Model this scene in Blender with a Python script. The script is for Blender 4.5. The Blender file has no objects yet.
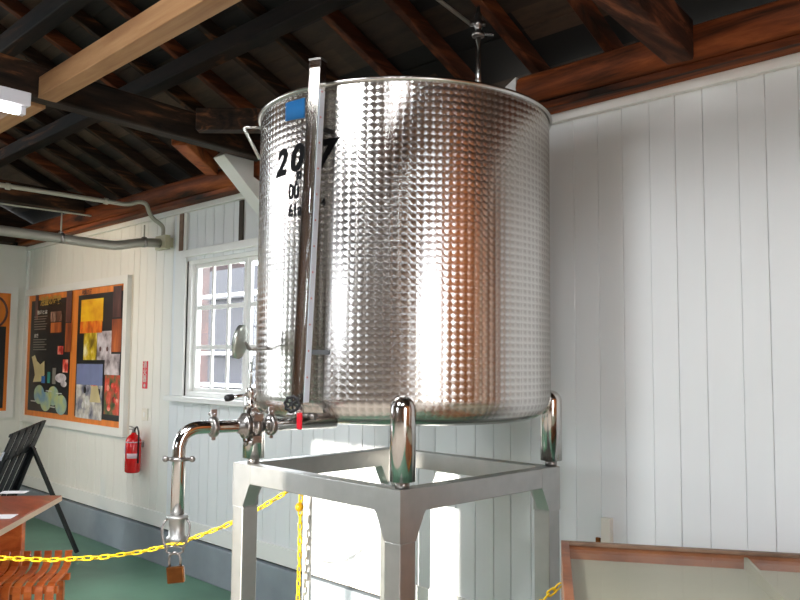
import bpy, bmesh, math, random
from mathutils import Vector, Matrix
random.seed(7)
SC = bpy.context.scene
COL = SC.collection
PI = math.pi

# ------------------------------------------------------------------ camera
CX = Vector((0.70585986, 0.04770517, 0.70674329))
CY = Vector((0.70830512, -0.05895269, -0.70344043))
CZ = Vector((0.00810667, 0.99712025, -0.07540215))
Rm = Matrix((CX, CY, CZ))
# orthonormalise
rx = Vector((Rm[0][0], Rm[1][0], Rm[2][0])).normalized()
rz = Vector((Rm[0][2], Rm[1][2], Rm[2][2]))
rz = (rz - rz.dot(rx) * rx).normalized()
ry = rz.cross(rx)
Rm = Matrix((rx, ry, rz)).transposed()
CAM = Vector((0, 0, 1.6))
cd = bpy.data.cameras.new('camera')
cd.sensor_width = 36
cd.lens = 36.0
cd.clip_start = 0.05
cam = bpy.data.objects.new('camera', cd)
cam.matrix_world = Matrix.Translation(CAM) @ Rm.to_4x4()
COL.objects.link(cam)
SC.camera = cam


def ray(x, y):
    return Rm @ Vector((x - 400, 300 - y, -800))


def at(x, y, axis, val):
    """world point of a photo pixel on the plane axis=val"""
    d = ray(x, y)
    t = (val - CAM[axis]) / d[axis]
    return CAM + d * t


def at_depth(x, y, dep):
    d = ray(x, y)
    return CAM + d * (dep / 800.0)


# ------------------------------------------------------------------ helpers
class MB:
    def __init__(self):
        self.bm = bmesh.new()

    def face_list(self, pts, faces, smooth=False):
        vs = [self.bm.verts.new(p) for p in pts]
        for f in faces:
            try:
                fc = self.bm.faces.new([vs[i] for i in f])
                fc.smooth = smooth
            except ValueError:
                pass
        return vs

    def box(self, lo, hi):
        x0, y0, z0 = lo
        x1, y1, z1 = hi
        self.face_list([(x0, y0, z0), (x1, y0, z0), (x1, y1, z0), (x0, y1, z0),
                        (x0, y0, z1), (x1, y0, z1), (x1, y1, z1), (x0, y1, z1)],
                       [(0, 3, 2, 1), (4, 5, 6, 7), (0, 1, 5, 4), (1, 2, 6, 5), (2, 3, 7, 6), (3, 0, 4, 7)])
        return self

    def obox(self, c, u, v, w):
        """oriented box: centre and three half vectors"""
        c, u, v, w = Vector(c), Vector(u), Vector(v), Vector(w)
        if u.cross(v).dot(w) < 0:
            u = -u
        p = []
        for sz in (-1, 1):
            for sx, sy in ((-1, -1), (1, -1), (1, 1), (-1, 1)):
                p.append(c + u * sx + v * sy + w * sz)
        self.face_list(p, [(0, 3, 2, 1), (4, 5, 6, 7), (0, 1, 5, 4), (1, 2, 6, 5), (2, 3, 7, 6), (3, 0, 4, 7)])
        return self

    def beam(self, a, b, w, h, up=(0, 0, 1)):
        a, b, up = Vector(a), Vector(b), Vector(up)
        d = (b - a)
        s = d.cross(up).normalized()
        t = s.cross(d).normalized()
        return self.obox((a + b) / 2, d / 2, s * w / 2, t * h / 2)

    def prism(self, poly, vec):
        n = len(poly)
        vec = Vector(vec)
        a = [Vector(p) for p in poly]
        nrm = Vector((0, 0, 0))
        for i in range(n):
            nrm += a[i].cross(a[(i + 1) % n])
        if nrm.dot(vec) > 0:
            a = a[::-1]
        vs = [self.bm.verts.new(p) for p in a] + [self.bm.verts.new(p + vec) for p in a]
        self.bm.faces.new(vs[:n])
        self.bm.faces.new(vs[n:][::-1])
        for i in range(n):
            j = (i + 1) % n
            self.bm.faces.new((vs[j], vs[i], vs[n + i], vs[n + j]))
        return self

    def lathe(self, prof, origin=(0, 0, 0), axis=(0, 0, 1), n=32, smooth=True, cap=True):
        """prof: list of (r, h) along the axis"""
        o, ax = Vector(origin), Vector(axis).normalized()
        e1 = ax.orthogonal().normalized() if abs(ax.z) < 0.999 else Vector((1, 0, 0))
        e2 = ax.cross(e1)
        rings = []
        for r, h in prof:
            if r < 1e-6:
                rings.append([self.bm.verts.new(o + ax * h)])
            else:
                rings.append([self.bm.verts.new(o + ax * h + (e1 * math.cos(2 * PI * k / n) + e2 * math.sin(2 * PI * k / n)) * r) for k in range(n)])
        for A, B in zip(rings, rings[1:]):
            for k in range(n):
                j = (k + 1) % n
                if len(A) == 1 and len(B) == 1:
                    continue
                if len(A) == 1:
                    f = self.bm.faces.new((A[0], B[j], B[k]))
                elif len(B) == 1:
                    f = self.bm.faces.new((A[k], A[j], B[0]))
                else:
                    f = self.bm.faces.new((A[k], A[j], B[j], B[k]))
                f.smooth = smooth
        if cap:
            if len(rings[0]) > 1:
                self.bm.faces.new(rings[0][::-1])
            if len(rings[-1]) > 1:
                self.bm.faces.new(rings[-1])
        return self

    def cyl(self, a, b, r, n=20, r2=None):
        a, b = Vector(a), Vector(b)
        return self.lathe([(r, 0), (r if r2 is None else r2, (b - a).length)], a, b - a, n)

    def tube(self, pts, r, n=12, closed=False):
        pts = [Vector(p) for p in pts]
        m = len(pts)
        rings = []
        nrm = None
        for i, p in enumerate(pts):
            if closed:
                t = (pts[(i + 1) % m] - pts[i - 1]).normalized()
            else:
                t = (pts[min(i + 1, m - 1)] - pts[max(i - 1, 0)]).normalized()
            if nrm is None:
                nrm = t.orthogonal().normalized()
            nrm = (nrm - nrm.dot(t) * t).normalized()
            bn = t.cross(nrm)
            rings.append([self.bm.verts.new(p + (nrm * math.cos(2 * PI * k / n) + bn * math.sin(2 * PI * k / n)) * r) for k in range(n)])
        rng = range(m) if closed else range(m - 1)
        for i in rng:
            A, B = rings[i], rings[(i + 1) % m]
            for k in range(n):
                j = (k + 1) % n
                f = self.bm.faces.new((A[k], A[j], B[j], B[k]))
                f.smooth = True
        if not closed:
            self.bm.faces.new(rings[0][::-1])
            self.bm.faces.new(rings[-1])
        return self

    def ball(self, c, r, n=16):
        prof = [(r * math.sin(PI * i / 10), -r * math.cos(PI * i / 10)) for i in range(11)]
        return self.lathe(prof, c, (0, 0, 1), n)

    def build(self, name, mat, parent=None, bevel=0, seg=2):
        bmesh.ops.recalc_face_normals(self.bm, faces=self.bm.faces)
        me = bpy.data.meshes.new(name)
        self.bm.to_mesh(me)
        self.bm.free()
        o = bpy.data.objects.new(name, me)
        COL.objects.link(o)
        me.materials.append(mat)
        if parent is not None:
            adopt(o, parent)
        if bevel:
            b = o.modifiers.new('bevel', 'BEVEL')
            b.width = bevel
            b.segments = seg
            b.limit_method = 'ANGLE'
            b.angle_limit = math.radians(40)
        return o


def wmat(o):
    m = o.matrix_basis.copy()
    if o.parent:
        m = wmat(o.parent) @ o.matrix_parent_inverse @ m
    return m


def adopt(o, parent):
    o.parent = parent
    o.matrix_parent_inverse = wmat(parent).inverted()


def tag(o, label, cat, group=None, kind=None):
    o['label'] = label
    o['category'] = cat
    if group:
        o['group'] = group
    if kind:
        o['kind'] = kind
    return o


def thing(name, loc, label, cat, group=None):
    o = bpy.data.objects.new(name, None)
    o.empty_display_size = 0.1
    COL.objects.link(o)
    o.location = loc
    return tag(o, label, cat, group)


def struct(o):
    o['kind'] = 'structure'
    return o


def kids(o):
    return [c for c in bpy.data.objects if c.parent == o]


def dup(o, parent=None):
    c = o.copy()
    COL.objects.link(c)
    if parent is not None:
        c.parent = parent
    for k in kids(o):
        dup(k, c)
    return c


def bez(p0, p1, p2, p3, n=12):
    p0, p1, p2, p3 = map(Vector, (p0, p1, p2, p3))
    return [p0 * (1 - t) ** 3 + p1 * 3 * t * (1 - t) ** 2 + p2 * 3 * t * t * (1 - t) + p3 * t ** 3 for t in [i / n for i in range(n + 1)]]


def fillet(pts, r, n=8):
    """round the corners of a polyline"""
    pts = [Vector(p) for p in pts]
    out = [pts[0]]
    for a, b, c in zip(pts, pts[1:], pts[2:]):
        d1 = (a - b).normalized()
        d2 = (c - b).normalized()
        rr = min(r, (a - b).length * .49, (c - b).length * .49)
        s, e = b + d1 * rr, b + d2 * rr
        for i in range(n + 1):
            t = i / n
            out.append(s * (1 - t) ** 2 + b * 2 * t * (1 - t) + e * t * t)
    out.append(pts[-1])
    return out


def text_mesh(body, size, bold=0.0, shear=0.0, depth=0.001):
    cu = bpy.data.curves.new('lettering', 'FONT')
    cu.body = body
    cu.size = size
    cu.offset = bold
    cu.shear = shear
    cu.extrude = depth
    cu.align_x = 'CENTER'
    cu.align_y = 'CENTER'
    cu.resolution_u = 4
    ob = bpy.data.objects.new('lettering', cu)
    COL.objects.link(ob)
    dg = bpy.context.evaluated_depsgraph_get()
    me = bpy.data.meshes.new_from_object(ob.evaluated_get(dg))
    bpy.data.objects.remove(ob)
    bpy.data.curves.remove(cu)
    return me


def put_text(name, body, size, mat, parent, fn, bold=0.0, shear=0.0, depth=0.001, hscale=1.0):
    """fn maps text coordinates (x right, y up, z out) to world"""
    me = text_mesh(body, size, bold, shear, depth)
    for v in me.vertices:
        v.co = fn(v.co.x * hscale, v.co.y, v.co.z)
    o = bpy.data.objects.new(name, me)
    COL.objects.link(o)
    me.materials.clear()
    me.materials.append(mat)
    if parent is not None:
        adopt(o, parent)
    return o


# ------------------------------------------------------------------ materials
def newmat(name):
    m = bpy.data.materials.new(name)
    m.use_nodes = True
    nt = m.node_tree
    return m, nt, nt.nodes['Principled BSDF']


def srgb(r, g, b):
    f = lambda c: (c / 255 / 12.92) if c / 255 <= .04045 else ((c / 255 + .055) / 1.055) ** 2.4
    return (f(r), f(g), f(b), 1)


def flat(name, col, rough=.5, metal=0.0, var=0.0, scale=(8, 8, 8), bump=0.0, coat=0.0, spec=.5):
    m, nt, b = newmat(name)
    b.inputs['Base Color'].default_value = col
    b.inputs['Roughness'].default_value = rough
    b.inputs['Metallic'].default_value = metal
    b.inputs['Specular IOR Level'].default_value = spec
    b.inputs['Coat Weight'].default_value = coat
    if var or bump:
        tc = nt.nodes.new('ShaderNodeTexCoord')
        mp = nt.nodes.new('ShaderNodeMapping')
        mp.inputs['Scale'].default_value = scale
        nz = nt.nodes.new('ShaderNodeTexNoise')
        nz.inputs['Scale'].default_value = 1
        nz.inputs['Detail'].default_value = 5
        nt.links.new(tc.outputs['Object'], mp.inputs[0])
        nt.links.new(mp.outputs[0], nz.inputs[0])
        if var:
            cr = nt.nodes.new('ShaderNodeValToRGB')
            cr.color_ramp.elements[0].position = .3
            cr.color_ramp.elements[1].position = .7
            cr.color_ramp.elements[0].color = [c * (1 - var) for c in col[:3]] + [1]
            cr.color_ramp.elements[1].color = [min(1, c * (1 + var)) for c in col[:3]] + [1]
            nt.links.new(nz.outputs['Fac'], cr.inputs[0])
            nt.links.new(cr.outputs[0], b.inputs['Base Color'])
        if bump:
            bp = nt.nodes.new('ShaderNodeBump')
            bp.inputs['Strength'].default_value = bump
            bp.inputs['Distance'].default_value = .01
            nt.links.new(nz.outputs['Fac'], bp.inputs['Height'])
            nt.links.new(bp.outputs[0], b.inputs['Normal'])
    return m


def wood(name, c1, c2, c3, scale, rough=.6, coat=0.0, bump=.3, p=(.3, .5, .72)):
    """streaky timber, streaks along the small-scale axis"""
    m, nt, b = newmat(name)
    tc = nt.nodes.new('ShaderNodeTexCoord')
    mp = nt.nodes.new('ShaderNodeMapping')
    mp.inputs['Scale'].default_value = scale
    nz = nt.nodes.new('ShaderNodeTexNoise')
    nz.inputs['Scale'].default_value = 1
    nz.inputs['Detail'].default_value = 8
    nz.inputs['Roughness'].default_value = .62
    nz.inputs['Distortion'].default_value = .6
    cr = nt.nodes.new('ShaderNodeValToRGB')
    cr.color_ramp.elements[0].position = p[0]
    cr.color_ramp.elements[0].color = c1
    cr.color_ramp.elements[1].position = p[2]
    cr.color_ramp.elements[1].color = c3
    e = cr.color_ramp.elements.new(p[1])
    e.color = c2
    bp = nt.nodes.new('ShaderNodeBump')
    bp.inputs['Strength'].default_value = bump
    bp.inputs['Distance'].default_value = .01
    L = nt.links.new
    L(tc.outputs['Object'], mp.inputs[0])
    L(mp.outputs[0], nz.inputs[0])
    L(nz.outputs['Fac'], cr.inputs[0])
    L(cr.outputs[0], b.inputs['Base Color'])
    L(nz.outputs['Fac'], bp.inputs['Height'])
    L(bp.outputs[0], b.inputs['Normal'])
    b.inputs['Roughness'].default_value = rough
    b.inputs['Coat Weight'].default_value = coat
    if not coat: b.inputs['Specular IOR Level'].default_value = .15
    return m


def boards_mat(name, c1, c2, pitch, axis, off=0.0):
    """boards with a colour of their own each"""
    m, nt, b = newmat(name)
    L = nt.links.new
    tc = nt.nodes.new('ShaderNodeTexCoord')
    sx = nt.nodes.new('ShaderNodeSeparateXYZ')
    L(tc.outputs['Object'], sx.inputs[0])
    dv = nt.nodes.new('ShaderNodeMath'); dv.operation = 'DIVIDE'; dv.inputs[1].default_value = pitch
    L(sx.outputs[axis], dv.inputs[0])
    fl = nt.nodes.new('ShaderNodeMath'); fl.operation = 'FLOOR'
    L(dv.outputs[0], fl.inputs[0])
    wn = nt.nodes.new('ShaderNodeTexWhiteNoise'); wn.noise_dimensions = '2D'
    cb = nt.nodes.new('ShaderNodeCombineXYZ')
    dx = nt.nodes.new('ShaderNodeMath'); dx.operation = 'DIVIDE'; dx.inputs[1].default_value = 1.7
    ad = nt.nodes.new('ShaderNodeMath'); ad.operation = 'MULTIPLY_ADD'; ad.inputs[1].default_value = .37
    L(sx.outputs[0], dx.inputs[0])
    L(fl.outputs[0], ad.inputs[0]); L(dx.outputs[0], ad.inputs[2])
    f2 = nt.nodes.new('ShaderNodeMath'); f2.operation = 'FLOOR'
    L(ad.outputs[0], f2.inputs[0])
    L(fl.outputs[0], cb.inputs[0]); L(f2.outputs[0], cb.inputs[1])
    L(cb.outputs[0], wn.inputs[0])
    nz = nt.nodes.new('ShaderNodeTexNoise'); nz.inputs['Scale'].default_value = 3.0; nz.inputs['Detail'].default_value = 8
    nz.inputs['Roughness'].default_value = .7
    mp = nt.nodes.new('ShaderNodeMapping'); mp.inputs['Scale'].default_value = (1.2, 5, 5)
    L(tc.outputs['Object'], mp.inputs[0]); L(mp.outputs[0], nz.inputs[0])
    mu = nt.nodes.new('ShaderNodeMath'); mu.operation = 'MULTIPLY'
    L(wn.outputs[0], mu.inputs[0]); L(nz.outputs['Fac'], mu.inputs[1])
    cr = nt.nodes.new('ShaderNodeValToRGB')
    cr.color_ramp.elements[0].position = .1; cr.color_ramp.elements[0].color = c1
    cr.color_ramp.elements[1].position = .55; cr.color_ramp.elements[1].color = c2
    L(mu.outputs[0], cr.inputs[0]); L(cr.outputs[0], b.inputs['Base Color'])
    b.inputs['Roughness'].default_value = .8
    return m


def photo_mat(name, cols, scale=(6, 6, 6), rough=.35):
    """a printed picture: blotches of a few colours"""
    m, nt, b = newmat(name)
    L = nt.links.new
    tc = nt.nodes.new('ShaderNodeTexCoord')
    mp = nt.nodes.new('ShaderNodeMapping'); mp.inputs['Scale'].default_value = scale
    nz = nt.nodes.new('ShaderNodeTexNoise'); nz.inputs['Scale'].default_value = 1; nz.inputs['Detail'].default_value = 4
    cr = nt.nodes.new('ShaderNodeValToRGB')
    els = cr.color_ramp.elements
    n = len(cols)
    els[0].position = .3; els[0].color = cols[0]
    els[1].position = .7; els[1].color = cols[-1]
    for i in range(1, n - 1):
        e = els.new(.3 + .4 * i / (n - 1)); e.color = cols[i]
    L(tc.outputs['Object'], mp.inputs[0]); L(mp.outputs[0], nz.inputs[0]); L(nz.outputs['Fac'], cr.inputs[0])
    L(cr.outputs[0], b.inputs['Base Color'])
    b.inputs['Roughness'].default_value = rough
    return m


def turned_steel(name):
    """stainless sheet with overlapping circular polishing marks"""
    m, nt, b = newmat(name)
    nt.nodes.remove(b)
    out = nt.nodes['Material Output']
    L = nt.links.new

    def vm(op, a=None, c=None, val=None):
        n = nt.nodes.new('ShaderNodeVectorMath'); n.operation = op
        if a is not None: L(a, n.inputs[0])
        if c is not None: L(c, n.inputs[1])
        if val is not None: n.inputs[1].default_value = val
        return n

    def mt(op, a=None, c=None, v=None):
        n = nt.nodes.new('ShaderNodeMath'); n.operation = op
        if a is not None: L(a, n.inputs[0])
        if c is not None: L(c, n.inputs[1])
        if v is not None: n.inputs[1].default_value = v
        return n
    uv = nt.nodes.new('ShaderNodeUVMap'); uv.uv_map = 'UVMap'
    P = vm('DIVIDE', uv.outputs[0], val=(.0315, .0262, 1))
    f = vm('FRACTION', P.outputs[0])
    R = .74
    cur = None
    for c in ((0, 0, 0), (0, 1, 0), (1, 0, 0), (1, 1, 0)):
        d = vm('SUBTRACT', f.outputs[0], val=c)
        if cur is None:
            cur = d.outputs[0]
            continue
        ln = vm('LENGTH', d.outputs[0])
        lt = mt('LESS_THAN', ln.outputs['Value'], v=R)
        mx = nt.nodes.new('ShaderNodeMix'); mx.data_type = 'VECTOR'
        L(lt.outputs[0], mx.inputs[0])
        L(cur, mx.inputs[4]); L(d.outputs[0], mx.inputs[5])
        cur = mx.outputs[1]
    q = cur
    sq = nt.nodes.new('ShaderNodeSeparateXYZ'); L(q, sq.inputs[0])
    geo = nt.nodes.new('ShaderNodeNewGeometry')
    zc = nt.nodes.new('ShaderNodeCombineXYZ'); zc.inputs[2].default_value = 1
    Tu = vm('CROSS_PRODUCT', zc.outputs[0], geo.outputs['Normal'])
    Tu = vm('NORMALIZE', Tu.outputs[0])
    Tv = vm('CROSS_PRODUCT', geo.outputs['Normal'], Tu.outputs[0])

    def comb(x, y):
        a = vm('SCALE', Tu.outputs[0]); L(x, a.inputs['Scale'])
        c = vm('SCALE', Tv.outputs[0]); L(y, c.inputs['Scale'])
        return vm('ADD', a.outputs[0], c.outputs[0])
    ny = mt('MULTIPLY', sq.outputs[1], v=-1.0)
    tang = comb(ny.outputs[0], sq.outputs[0])
    rad = comb(sq.outputs[0], sq.outputs[1])
    rs = vm('SCALE', rad.outputs[0]); rs.inputs['Scale'].default_value = TURN_TILT
    nn = vm('ADD', geo.outputs['Normal'], rs.outputs[0])
    nn = vm('NORMALIZE', nn.outputs[0])
    g = nt.nodes.new('ShaderNodeBsdfAnisotropic')
    lq = vm('LENGTH', q)
    cr = nt.nodes.new('ShaderNodeValToRGB')
    cr.color_ramp.elements[0].position = .15; cr.color_ramp.elements[0].color = (.50, .475, .45, 1)
    cr.color_ramp.elements[1].position = .72; cr.color_ramp.elements[1].color = (.70, .675, .645, 1)
    L(lq.outputs['Value'], cr.inputs[0])
    L(cr.outputs[0], g.inputs['Color'])
    g.inputs['Roughness'].default_value = TURN_ROUGH
    g.inputs['Anisotropy'].default_value = TURN_ANISO
    L(nn.outputs[0], g.inputs['Normal'])
    L(tang.outputs[0], g.inputs['Tangent'])
    L(g.outputs[0], out.inputs[0])
    return m


TURN_TILT, TURN_ROUGH, TURN_ANISO = .11, .24, .5

M = {}
M['white'] = flat('white_painted_boards', srgb(226, 229, 230), .55, var=.03, scale=(2, 2, .8), bump=.05)
M['white_trim'] = flat('white_painted_trim', srgb(232, 232, 228), .5, var=.03, scale=(3, 3, 3))
M['cream'] = flat('cream_painted_boards', srgb(231, 230, 223), .55, var=.03, scale=(2, 2, .8))
M['gap'] = flat('dark_gap', srgb(70, 62, 55), .9)
M['kerb'] = flat('concrete_kerb', srgb(140, 149, 156), .8, var=.15, scale=(3, 3, 3), bump=.2)
M['floor'] = flat('green_floor_paint', srgb(104, 146, 122), .38, var=.22, scale=(1.6, 1.6, 1.6), bump=.03)
M['ground'] = flat('outdoor_gravel', srgb(150, 145, 135), .9, var=.2)
dk = (srgb(20, 17, 15), srgb(48, 35, 26), srgb(140, 88, 52))
M['dark_y'] = wood('dark_timber_across', *dk, scale=(14, 1.2, 14), rough=.7, p=(.35, .55, .8))
M['dark_x'] = wood('dark_timber_along', *dk, scale=(1.2, 14, 14), rough=.7, p=(.35, .55, .8))
rd = (srgb(34, 22, 16), srgb(72, 38, 23), srgb(128, 72, 42))
M['purlin'] = wood('blackened_timber', srgb(14, 12, 11), srgb(34, 25, 19), srgb(128, 76, 40), scale=(1.4, 9, 9), rough=.8, p=(.35, .58, .85))
M['red_y'] = wood('reddish_timber_across', *rd, scale=(14, 1.2, 14), rough=.65)
M['tie_red'] = wood('weathered_red_black_timber', srgb(20, 15, 13), srgb(64, 38, 27), srgb(150, 90, 62), scale=(10, 1.6, 10), rough=.8, p=(.36, .52, .78))
M['red_x'] = wood('reddish_timber_along', srgb(34, 22, 15), srgb(122, 62, 31), srgb(190, 108, 56), scale=(.9, 9, 9), rough=.6, p=(.37, .55, .78))
M['red_d'] = wood('reddish_timber_diagonal', srgb(60, 32, 18), srgb(136, 72, 36), srgb(180, 104, 56), scale=(4, 4, 12), rough=.6)
M['light_x'] = wood('pale_new_timber', srgb(128, 88, 60), srgb(160, 120, 84), srgb(184, 146, 106), scale=(.8, 10, 10), rough=.55)
M['orange_panel'] = wood('orange_pine_panelling', srgb(104, 66, 40), srgb(142, 92, 54), srgb(168, 116, 72), scale=(6, 6, .8), rough=.5, bump=.1)
M['front_wall'] = flat('grey_brown_boards', srgb(116, 98, 84), .7, var=.08, scale=(3, 3, .8))
M['roof'] = boards_mat('dark_roof_boards', srgb(20, 17, 15), srgb(80, 60, 46), .17, 1)
M['steel_turned'] = turned_steel('turned_stainless_sheet')
M['steel'] = flat('polished_stainless', (.62, .60, .58, 1), .13, 1.0)
M['steel_satin'] = flat('satin_stainless', (.46, .46, .445, 1), .48, 1.0, var=.06, scale=(14, 14, 14))
M['steel_bottom'] = flat('shade_darkened_stainless', (.42, .41, .39, 1), .2, 1.0)  # steel colour darkened to put in the shade under the tank
M['steel_rim'] = flat('rolled_stainless_rim', (.66, .66, .64, 1), .25, 1.0)
M['steel_dark'] = flat('cast_stainless_fitting', (.32, .30, .285, 1), .3, 1.0, var=.15, scale=(60, 60, 60))
M['black'] = flat('black_lettering', srgb(8, 8, 10), .7, spec=.1)
M['grey_ink'] = flat('grey_lettering', srgb(14, 14, 18), .7, spec=.1)
M['blue'] = flat('blue_sticker', srgb(0, 92, 150), .8)
M['black_plastic'] = flat('black_plastic', srgb(22, 22, 24), .4)
M['red_plastic'] = flat('red_plastic', srgb(206, 22, 40), .35)
M['scale_white'] = flat('white_enamel_scale', srgb(206, 214, 226), .35)
M['tick_red'] = flat('red_scale_marks', srgb(190, 50, 50), .5)
M['dial_back'] = flat('dial_case', (.5, .54, .5, 1), .35, 1.0)
M['dial_face'] = flat('dial_face', srgb(228, 230, 226), .4)
M['brass'] = flat('aged_brass', srgb(120, 74, 36), .38, .9, var=.2, scale=(40, 40, 40))
M['yellow'] = flat('yellow_plastic_chain', srgb(236, 200, 24), .4)
M['yellow_knot'] = flat('orange_yellow_ball', srgb(240, 176, 10), .4)
M['post_white'] = flat('white_post_enamel', srgb(236, 236, 234), .35)
M['orange_wood'] = wood('orange_varnished_wood', srgb(150, 66, 26), srgb(200, 98, 42), srgb(226, 130, 64), scale=(5, 5, 12), rough=.3, coat=.4, bump=.1)
M['table_wood'] = wood('red_brown_table_wood', srgb(104, 40, 22), srgb(146, 64, 40), srgb(176, 88, 58), scale=(3, 12, 12), rough=.3, coat=.25, bump=.05)
M['table_edge'] = flat('pale_table_edge', srgb(176, 150, 124), .35)
M['black_metal'] = flat('black_painted_slats', srgb(24, 26, 28), .35)
M['paper'] = flat('white_paper', srgb(234, 230, 232), .6)
M['case_wood'] = wood('case_brown_wood', srgb(104, 56, 30), srgb(146, 84, 48), srgb(172, 106, 64), scale=(6, 6, 10), rough=.45, coat=.2, bump=.1)
M['case_rim'] = wood('case_grey_brown_rim', srgb(96, 74, 60), srgb(128, 102, 84), srgb(146, 120, 100), scale=(4, 8, 8), rough=.5, bump=.1)
M['felt'] = flat('beige_lining', srgb(176, 170, 150), .9, var=.06, scale=(3, 3, 3))
M['ext_red'] = flat('extinguisher_red', srgb(214, 20, 24), .25, coat=.5)
M['label_white'] = flat('pale_label', srgb(226, 196, 206), .5)
M['label_blue'] = flat('blue_label', srgb(70, 92, 170), .5)
M['sign_red'] = flat('sign_red', srgb(214, 44, 62), .45)
M['plate'] = flat('ivory_plate', srgb(226, 222, 210), .45)
M['box_cream'] = flat('cream_junction_box', srgb(186, 182, 152), .5)
M['conduit'] = flat('grey_conduit', srgb(150, 146, 136), .42, .35)
M['conduit_cream'] = flat('cream_grey_conduit', srgb(168, 166, 150), .45)
M['lamp_body'] = flat('grey_lamp_body', srgb(200, 200, 208), .45)
M['poster_black'] = flat('black_poster_print', srgb(28, 28, 27), .35)
M['poster_orange'] = flat('orange_wood_print', srgb(226, 130, 44), .45, var=.2, scale=(12, 12, 1))
M['gold'] = flat('gold_print', srgb(196, 158, 74), .45)
M['print_white'] = flat('white_print', srgb(206, 206, 200), .5)
M['navy'] = flat('navy_cladding', srgb(8, 10, 24), .6, var=.3, scale=(1, 1, 8))
M['pane_reflection'] = flat('pale_pane_reflection', srgb(176, 178, 186), .6)
M['brick'] = flat('red_brown_cladding', srgb(40, 22, 22), .7, var=.4, scale=(5, 5, 5))


def glass_mat(name, refl=.12, tint=(1, 1, 1, 1), k=1.0):
    m, nt, b = newmat(name)
    nt.nodes.remove(b)
    out = nt.nodes['Material Output']
    tr = nt.nodes.new('ShaderNodeBsdfTransparent'); tr.inputs[0].default_value = tint
    gl = nt.nodes.new('ShaderNodeBsdfGlossy'); gl.inputs['Roughness'].default_value = .02
    mx = nt.nodes.new('ShaderNodeMixShader')
    fr = nt.nodes.new('ShaderNodeFresnel')
    ge = nt.nodes.new('ShaderNodeNewGeometry')
    io = nt.nodes.new('ShaderNodeMath'); io.operation = 'MULTIPLY_ADD'; io.inputs[1].default_value = 1 / 1.5 - 1.5; io.inputs[2].default_value = 1.5
    nt.links.new(ge.outputs['Backfacing'], io.inputs[0]); nt.links.new(io.outputs[0], fr.inputs['IOR'])
    ad = nt.nodes.new('ShaderNodeMath'); ad.operation = 'MULTIPLY_ADD'; ad.use_clamp = True; ad.inputs[1].default_value = k; ad.inputs[2].default_value = refl
    nt.links.new(fr.outputs[0], ad.inputs[0])
    nt.links.new(ad.outputs[0], mx.inputs[0])
    nt.links.new(tr.outputs[0], mx.inputs[1]); nt.links.new(gl.outputs[0], mx.inputs[2])
    nt.links.new(mx.outputs[0], out.inputs[0])
    return m


M['glass'] = glass_mat('window_glass', 0, (1, 1, 1, 1), .4)
M['case_glass'] = glass_mat('case_glass', 0, (.97, .98, .97, 1), .3)
M['clear'] = glass_mat('clear_tube', .1, (.93, .95, .94, 1))


def emit(name, col, s):
    m, nt, b = newmat(name)
    b.inputs['Base Color'].default_value = (1, 1, 1, 1)
    b.inputs['Emission Color'].default_value = col
    b.inputs['Emission Strength'].default_value = s
    return m


M['tube_on'] = emit('lit_fluorescent_tube', (1, .98, .95, 1), 14)

# ------------------------------------------------------------------ room shell
XL, XR, YB, YF = -8.87, 2.6, 3.2, -4.4
WT = 2.785
struct(MB().box((XL - .1, YF - .1, -.1), (XR + .1, YB + .1, 0)).build('floor', M['floor']))
M['bounce_floor'] = flat('beige_bounce_floor', srgb(196, 184, 170), .5, var=.08, scale=(2, 2, 2))
struct(MB().box((-4.3, YF + .02, .0005), (XR - .02, 1.55, .004)).build('floor', M['bounce_floor']))  # unseen beige slab, added to lighten the steel's reflections and the bounce light
struct(MB().box((-30, -30, -.2), (30, 30, -.1)).build('ground', M['ground']))

# back wall of upright boards, with the window cut out of it
WX0, WX1, WZ0, WZ1 = -5.56, -4.00, 1.315, 2.36
mb = MB()
mb.box((XL, YB + .02, 0), (WX0, YB + .12, WT)).box((WX1, YB + .02, 0), (XR, YB + .12, WT))
mb.box((WX0, YB + .02, 0), (WX1, YB + .12, WZ0)).box((WX0, YB + .02, WZ1), (WX1, YB + .12, WT))
wall_back = struct(mb.build('wall_back', M['gap']))
known = [-1.18, -1.288, -1.434, -1.555, -1.673, -1.807, -1.93, -2.059]
edges = known[:]
x = -1.18
while x < XR - .14:
    x += random.choice((.11, .125, .14))
    edges.append(x)
x = -2.059
while x > XL + .14:
    x -= random.choice((.105, .12, .13, .15))
    edges.append(x)
edges = sorted(edges + [XL, XR])
mb = MB()
mc = MB()
for a, b in zip(edges, edges[1:]):
    g = .0009 if a > -2.6 else .0018
    y = YB - random.uniform(0, .0025)
    for (z0, z1) in ([(.28, WT)] if (b < WX0 or a > WX1) else [(.28, WZ0), (WZ1, WT)]):
        a2, b2 = a, b
        if z0 == .28 and z1 == WT or True:
            tgt = mc if b < -5.75 else mb
            tgt.box((a2 + g, y, z0), (b2 - g, YB + .02, z1))
adopt(mb.build('wall_boards', M['white'], bevel=.002, seg=1), wall_back)
adopt(mc.build('wall_boards', M['cream'], bevel=.002, seg=1), wall_back)

# concrete kerb, base board, top trim
struct(MB().box((XL, YB - .03, 0), (XR, YB + .02, .262)).build('trim_1', M['kerb'], bevel=.006))
struct(MB().box((XL, YB - .016, .278), (XR, YB - .0005, .392)).build('baseboard_back', M['white_trim'], bevel=.003))
struct(MB().box((XL, YB - .035, 2.742), (XR, YB - .0005, WT)).build('trim_2', M['white_trim'], bevel=.004))
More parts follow.
